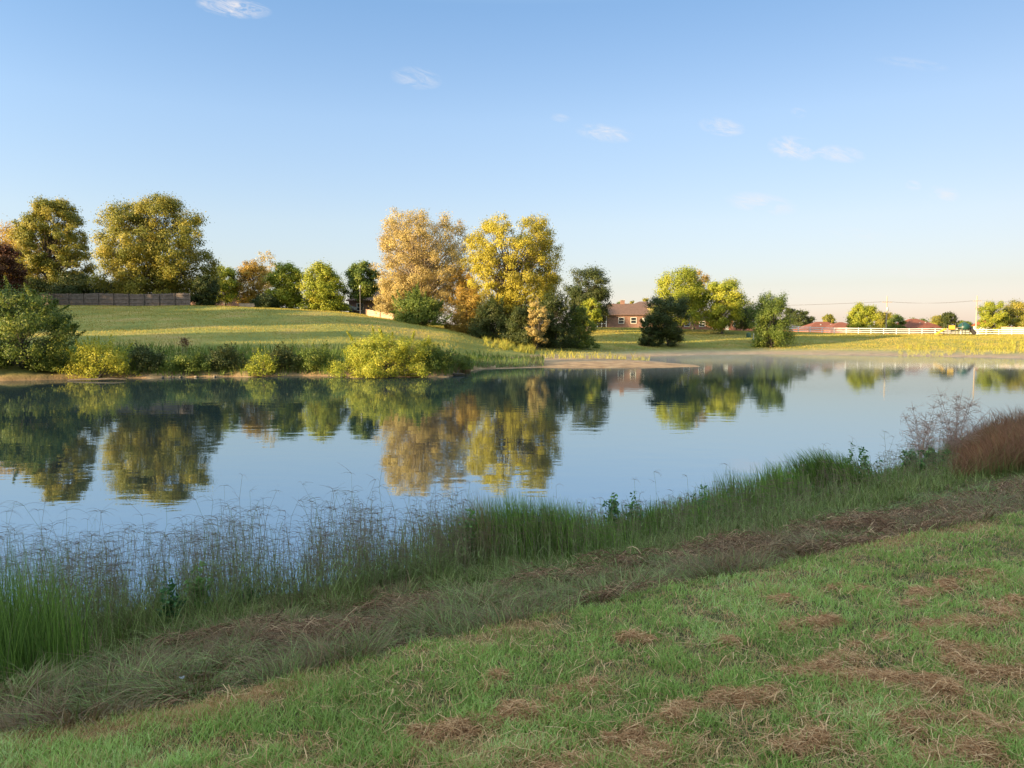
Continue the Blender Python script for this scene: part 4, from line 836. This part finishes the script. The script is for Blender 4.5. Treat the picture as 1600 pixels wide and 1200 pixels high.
house('long low brick house in the shade behind the bright green maple', 1118, 182, 22, 9, 2.3, 1.9, brick, roof_dark, wins=[(-8, .8, 1.4, 1.3), (-4.5, .8, 1.4, 1.3), (-1.2, .2, 1.8, 1.9), (3.5, .8, 1.4, 1.3), (7.5, .8, 1.4, 1.3)], door=1.2)
house('small dark roofed house behind the left end of the white fence', 1243, 215, 9, 8, 1.3, 1.6, brick, roof_dark, base=3.0)
house('red hip roofed house, left one of the twin roofs', 1282, 205, 11, 10, 1.2, 2.0, brick, roof_red, hip=.45, base=3.0, vents=[(-1.2, .5), (1.5, .5)])
house('red hip roofed house, right one of the twin roofs', 1312, 200, 9, 9, 1.2, 1.8, brick, roof_red, hip=.5, base=3.0)
house('lone red hip roofed house right of the left utility pole', 1425, 205, 10.5, 10, 1.3, 2.5, brick, roof_red, hip=.46, base=3.2, vents=[(1.8, .5), (0.2, .4)], rz=.12)
house('small gabled shed with a white end wall right of the utility pole', 1535, 195, 4.6, 4.0, 1.7, 1.5, white_paint, roof_red, gable=True, rz=.9, base=3.4, name='shed', cat='shed')
house('low brick house glimpsed behind the dark fence end tree', 352, 160, 12, 8, 1.9, 1.4, brick_pale, roof_brown, base=float(ground(*gp(352, 160))), wins=[(-3, .7, 1.2, 1.1), (2, .7, 1.2, 1.1)])
house('brick house glimpsed left of the tan tree behind the street lamp', 592, 138, 9, 8, 2.6, 2.2, brick_pale, roof_brown, wins=[(-2.5, .9, 1.2, 1.3), (1.5, .9, 1.2, 1.3)])

# garden wall block under the golden brown tree
b = Geo(); x, y = gp(387, 120); z = float(ground(x, y)); 
for r_ in range(3):
    for c_ in range(6): b.box(x - 1.2 + c_ * .4 + .004 + (r_ % 2) * .08, y, z + r_ * .2 + .004, x - 1.2 + c_ * .4 + .396 + (r_ % 2) * .08, y + .3, z + r_ * .2 + .196)
tag(b.build('block_wall', wood_tan), 'low tan block wall catching sun under the golden brown tree', 'wall')

# utility poles and wires
pole_mat = plain("pole_wood", (.40, .30, .22), .9, .2, 3); wire_mat = plain("dark_wire", (.10, .09, .09), .6, .1, 1)
def pole(label, px, Y, top, arms, tr=False):
    x, y = gp(px, Y); z = float(ground(x, y)); H = zp(top, Y) - z; t = thing('utility_pole', label, 'utility pole', (x, y, z))
    Geo().tube([(0, 0, -.5), (0, 0, H * .5), (0, 0, H)], [.17, .14, .10], 8).build('pole', pole_mat, t, True)
    for k, (dz, ln) in enumerate(arms):
        a = Geo(); a.box(-ln / 2, -.16, H - dz - .06, ln / 2, -.10, H - dz + .06); am = a.build('crossarm', pole_mat, t)
        for xx in (-ln * .45, -ln * .2, ln * .2, ln * .45): 
            q = Geo(); q.tube([(xx, -.13, H - dz + .06), (xx, -.13, H - dz + .13), (xx, -.13, H - dz + .2)], [.03, .06, .025], 6).build('insulator', metal_grey, am)
    if tr: Geo().tube([(.0, -.35, H - 3.6), (0, -.35, H - 3.5), (0, -.35, H - 2.7), (0, -.35, H - 2.6)], [.1, .26, .26, .1], 10).build('transformer', metal_grey, t, True)
    return (x, y, z + H)
p1 = pole('left utility pole, rising between two green trees', 1383, 182, 463, [(1.4, 2.4)], True)
p2 = pole('right utility pole, beside the play set', 1523, 170, 462, [(1.2, 2.0), (2.6, .9)])
wg = Geo()
def wire(a, b, sag):
    u = np.linspace(0, 1, 14)[:, None]; P = np.array(a)[None] * (1 - u) + np.array(b)[None] * u; P[:, 2] -= sag * 4 * (u * (1 - u))[:, 0]; wg.tube(P, [.013] * 14, 4)
lf = at(860, 417, 215); lf2 = at(940, 461, 205)
for o_ in (-1.0, 0, 1.0):
    wire((p1[0] + o_, p1[1] - .13, p1[2] - 1.25), (p2[0] + o_ * .8, p2[1] - .13, p2[2] - 1.05), .5)
    wire((p1[0] + o_, p1[1] - .13, p1[2] - 1.25), (-60 + 95, 235 + o_, p1[2] + .2), .8)
wire((p2[0], p2[1] - .13, p2[2] - 1.05), (260, 165, p2[2] - .5), 2); wire((p2[0], p2[1] - .13, p2[2] - 2.5), (260, 165, p2[2] - 2), 2)
tag(wg.build('power_lines', wire_mat), 'thin sagging power lines strung past the two utility poles', 'power lines')

# street lamp and parked car on the hill road
x, y = gp(564, 118); z = float(ground(x, y)); t = thing('street_lamp', 'thin dark street lamp post on the crest left of the tan tree', 'street lamp', (x, y, z))
Geo().tube([(0, 0, -.2), (0, 0, .5), (0, 0, 4.1)], [.09, .06, .05], 8).build('post', wire_mat, t, True)
lg = Geo(); lg.tube([(0, 0, 4.1), (0, 0, 4.2), (0, 0, 4.5), (0, 0, 4.62)], [.08, .17, .12, .02], 8); lg.build('lantern', metal_grey, t, True)
def car(label, px, Y, rz, col_):
    x, y = gp(px, Y); z = float(ground(x, y)); t = thing('parked_car', label, 'car', (x, y, z), rz)
    pr_ = [(-2.2, .35), (-2.2, .8), (-1.9, .95), (-1.3, 1.0), (-.8, 1.42), (.7, 1.42), (1.35, 1.0), (2.1, .85), (2.25, .6), (2.2, .35)]
    n = len(pr_); V = [(p[0], -.85 + (.12 if p[1] > 1.1 else 0), p[1]) for p in pr_] + [(p[0], .85 - (.12 if p[1] > 1.1 else 0), p[1]) for p in pr_]
    G = Geo(); G.add(V, [(i_, (i_ + 1) % n, (i_ + 1) % n + n, i_ + n) for i_ in range(n)]); G.F[n] = [np.array([list(range(n)), list(range(2 * n - 1, n - 1, -1))])]; G.build('body', plain("car_paint", col_, .3, .05, 1), t)
    for s_ in (-1, 1):
        w_ = Geo(); w_.add([(-1.15, s_ * .86, 1.0), (1.15, s_ * .86, 1.0), (.62, s_ * .755, 1.36), (-.72, s_ * .755, 1.36)], [(0, 1, 2, 3)]); w_.build('side_window', glass, t)
        for xx in (-1.35, 1.4):
            ty = Geo(); ty.tube([(xx, s_ * .72, .33), (xx, s_ * .9, .33)], [.33, .33], 16); an = np.arange(16) * math.pi / 8; ty.add([(xx + .33 * math.cos(a), s_ * .9, .33 + .33 * math.sin(a)) for a in an], [list(range(16))]); wh = ty.build('wheel', wire_mat, t)
car('grey car parked on the hill road beside the rounded green trees', 538, 133, .3, (.32, .36, .42))

# playground set
x, y = gp(1490, 148); z = float(ground(x, y)); pg = thing('play_set', 'playground set with yellow slide and green tube top by the white fence', 'play set', (x, y, z))
yel = plain("yellow_plastic", (.62, .40, .06), .4, .08, 2); grn = plain("green_plastic", (.012, .055, .045), .4, .08, 2); drk = plain("dark_metal", (.05, .045, .045), .5, .1, 2); tanp = plain("tan_plastic", (.45, .30, .14), .5, .1, 2)
for xx, yy_, hh in ((-1.7, -.7, 2.1), (-1.7, .7, 2.1), (-.3, -.7, 2.3), (-.3, .7, 2.3), (1.1, -.7, 2.3), (1.1, .7, 2.3), (2.5, -.7, 1.9), (2.5, .7, 1.9)): Geo().tube([(xx, yy_, -.2), (xx, yy_, hh)], [.055, .055], 8).build('post', drk, pg, True)
Geo().box(-1.7, -.7, 1.0, -.3, .7, 1.08).box(-.297, -.7, .8, 1.1, .7, .88).box(1.103, -.7, 1.0, 2.5, .7, 1.08).build('deck', drk, pg)
sl = Geo(); us = np.linspace(0, 1, 9)
for a_, b_ in zip(us[:-1], us[1:]):
    f = lambda u: (-1.75 - 2.0 * u, 1.1 * (1 - u) ** 1.2 + .12)
    (xa, za), (xb, zb) = f(a_), f(b_); sl.add([(xa, -.35, za), (xa, .35, za), (xb, .35, zb), (xb, -.35, zb)], [(0, 1, 2, 3)])
    for yy_ in (-.35, .35): sl.add([(xa, yy_, za), (xa, yy_, za + .22), (xb, yy_, zb + .22), (xb, yy_, zb)], [(0, 1, 2, 3)])
sl.build('slide', yel, pg)
Geo().box(-1.62, -.74, 1.1, -.38, -.705, 1.9).build('panel', yel, pg); Geo().add([(-1.8, -.8, 2.1), (-.2, -.8, 2.1), (-.2, .8, 2.1), (-1.8, .8, 2.1), (-1.0, 0, 2.75)], np.array([(0, 1, 4, 4), (1, 2, 4, 4), (2, 3, 4, 4), (3, 0, 4, 4)])).build('canopy', tanp, pg)
th_ = np.linspace(0, math.pi / 2, 7); Geo().tube([(1.8, 0, 1.1 + 1.45 * i_ / 8) for i_ in range(9)], [.95, 1.05, 1.08, 1.08, 1.02, .92, .72, .45, .05], 14).build('dome', grn, pg, True)
tb = Geo(); u = np.linspace(0, 1, 8); tb.tube([(2.6 + 1.3 * q, -.2, 1.3 * (1 - q) ** 1.1 + .3) for q in u], [.38] * 8, 10).build('tube_slide', drk, pg, True)
Geo().tube([(-.3, -.72, 1.35), (.4, -.72, 1.5), (1.1, -.72, 1.35)], [.035] * 3, 6).tube([(-.3, -.72, 1.05), (.4, -.72, 1.05), (1.1, -.72, 1.05)], [.03] * 3, 6).build('railing', tanp, pg, True)

# white marker pipe and green utility box on the far lawn
x, y = gp(1177, 128); z = float(ground(x, y)); Geo_ = Geo().tube([(0, 0, -.2), (0, 0, 1.7), (0, 0, 1.9)], [.07, .07, .02], 8); o_ = Geo_.build('marker_post', white_paint, None, True); o_.location = (x, y, z); tag(o_, 'slim white marker post left of the olive willow like tree', 'post')
x, y = gp(1169, 142); z = float(ground(x, y)); gb = Geo(); gb.box(-.35, -.3, -.1, .35, .3, .75).add([(-.38, -.33, .753), (.38, -.33, .753), (.38, .33, .82), (-.38, .33, .82), (-.38, -.33, .80), (.38, -.33, .80), (.38, .33, .90), (-.38, .33, .90)], [(0,3,2,1),(4,5,6,7),(0,1,5,4),(1,2,6,5),(2,3,7,6),(3,0,4,7)])
o_ = gb.build('utility_box', plain('green_enamel', (.015, .05, .035), .6, .1, 2)); o_.location = (x, y, z); tag(o_, 'small dark green utility box on the lawn behind the marker post', 'utility box')

# driftwood and stones at the far waterline
rng = np.random.default_rng(300)
rock_m = plain("shore_stone", (.17, .14, .11), .9, .3, 6, .4)
def stone(x, y, s, seed):
    r = np.random.default_rng(seed); k, j = 8, 5; V = [(0, 0, -1)]; 
    for a in range(1, j): 
        ph = -math.pi / 2 + math.pi * a / j
        for b_ in range(k): q = 2 * math.pi * b_ / k; rr = r.uniform(.8, 1.2); V.append((math.cos(ph) * math.cos(q) * rr, math.cos(ph) * math.sin(q) * rr, math.sin(ph) * rr))
    V.append((0, 0, 1)); V = np.array(V) * np.array([s, s * .7, s * .45]); G = Geo(); T = [(0, 1 + (b_ + 1) % k, 1 + b_) for b_ in range(k)] + [(len(V) - 1, len(V) - 1 - k + b_, len(V) - 1 - k + (b_ + 1) % k) for b_ in range(k)]
    G.add(V, [(1 + a * k + b_, 1 + a * k + (b_ + 1) % k, 1 + (a + 1) * k + (b_ + 1) % k, 1 + (a + 1) * k + b_) for a in range(j - 2) for b_ in range(k)]); G.F[3] = [np.array(T)]
    o = G.build('shore_stone', rock_m, None, True); o.location = (x, y, .04); o.rotation_euler[2] = r.uniform(0, 6); return tag(o, 'small pale stone lying at the far left waterline', 'stone', 'stones along the far left waterline')
for k in range(34):
    px_ = rng.uniform(250, 730); Yw = np.interp(px_, cpx, ND[:, 0]); xs, ys = gp(px_, Yw); yy_ = np.linspace(Yw - 3, Yw + 4, 40); gg = ground((px_ - 800) / F * yy_, yy_); ii = int(np.argmax(gg > .02)); stone((px_ - 800) / F * yy_[ii], yy_[ii] + rng.uniform(-.2, .4), rng.uniform(.06, .17), 400 + k)
def log(label, px, py, ln, r_, rz):
    Y = shoreY(py); x = (px - 800) / F * Y; G = Geo(); G.tube([(-ln/2, 0, 0), (-ln/4, .04, .05), (0, -.05, .06), (ln/4, .03, .09), (ln/2, 0, .05)], [r_ * .6, r_, r_ * .9, r_ * .8, r_ * .3], 7); G.tube([(0, 0, .06), (.15, .1, .25), (.22, .15, .42)], [r_ * .5, r_ * .35, r_ * .1], 5)
    o = G.build('driftwood', bark_dark, None, True); o.location = (x, Y, .03); o.rotation_euler[2] = rz; tag(o, label, 'driftwood')
log('short dark driftwood log at the water right of the golden bush', 713, 587, 1.1, .09, .2)
log('long thin driftwood branch at the water under the left bushes', 150, 595, 3.4, .06, .05)
# red brown dock weed on the left bank
x, y = gp(289, 51.5); z = float(ground(x, y)); t = thing('dock_weed', 'single red brown dried weed standing on the left bank slope', 'weed', (x, y, z)); r = np.random.default_rng(9)
G = Geo()
for k in range(4): G.tube([(k * .08 - .12, 0, -.05), (k * .1 - .15, 0, .6), (k * .14 - .2, 0, 1.35)], [.015, .012, .008], 5)
G.build('stem', weed_mat, t, True); n = 420; P = np.stack([r.normal(0, .18, n), r.normal(0, .12, n), r.uniform(.85, 1.45, n)], 1); Nn_ = r.normal(size=(n, 3)); Nn_ /= np.linalg.norm(Nn_, axis=1, keepdims=True); V_, F_ = leafquads(P, Nn_, r.uniform(.05, .1, n), r); mesh('seed_heads', V_, F_, FM['russet'], t, tint=np.repeat(r.uniform(.5, 1, n), 4))

# low mist lying over the far water
G = Geo().box(-60, 58, .02, 95, 128, .75)
m, Nn, Lk = newmat("mist_air"); o = Nn.new("ShaderNodeOutputMaterial"); pv = Nn.new("ShaderNodeVolumePrincipled"); pv.inputs["Density"].default_value = .009; pv.inputs["Color"].default_value = (.95, .93, .92, 1); pv.inputs["Anisotropy"].default_value = .3
Lk.new(pv.outputs[0], o.inputs["Volume"]); tag(G.build('mist', m), 'thin morning mist lying low over the far water', 'mist', kind='stuff')
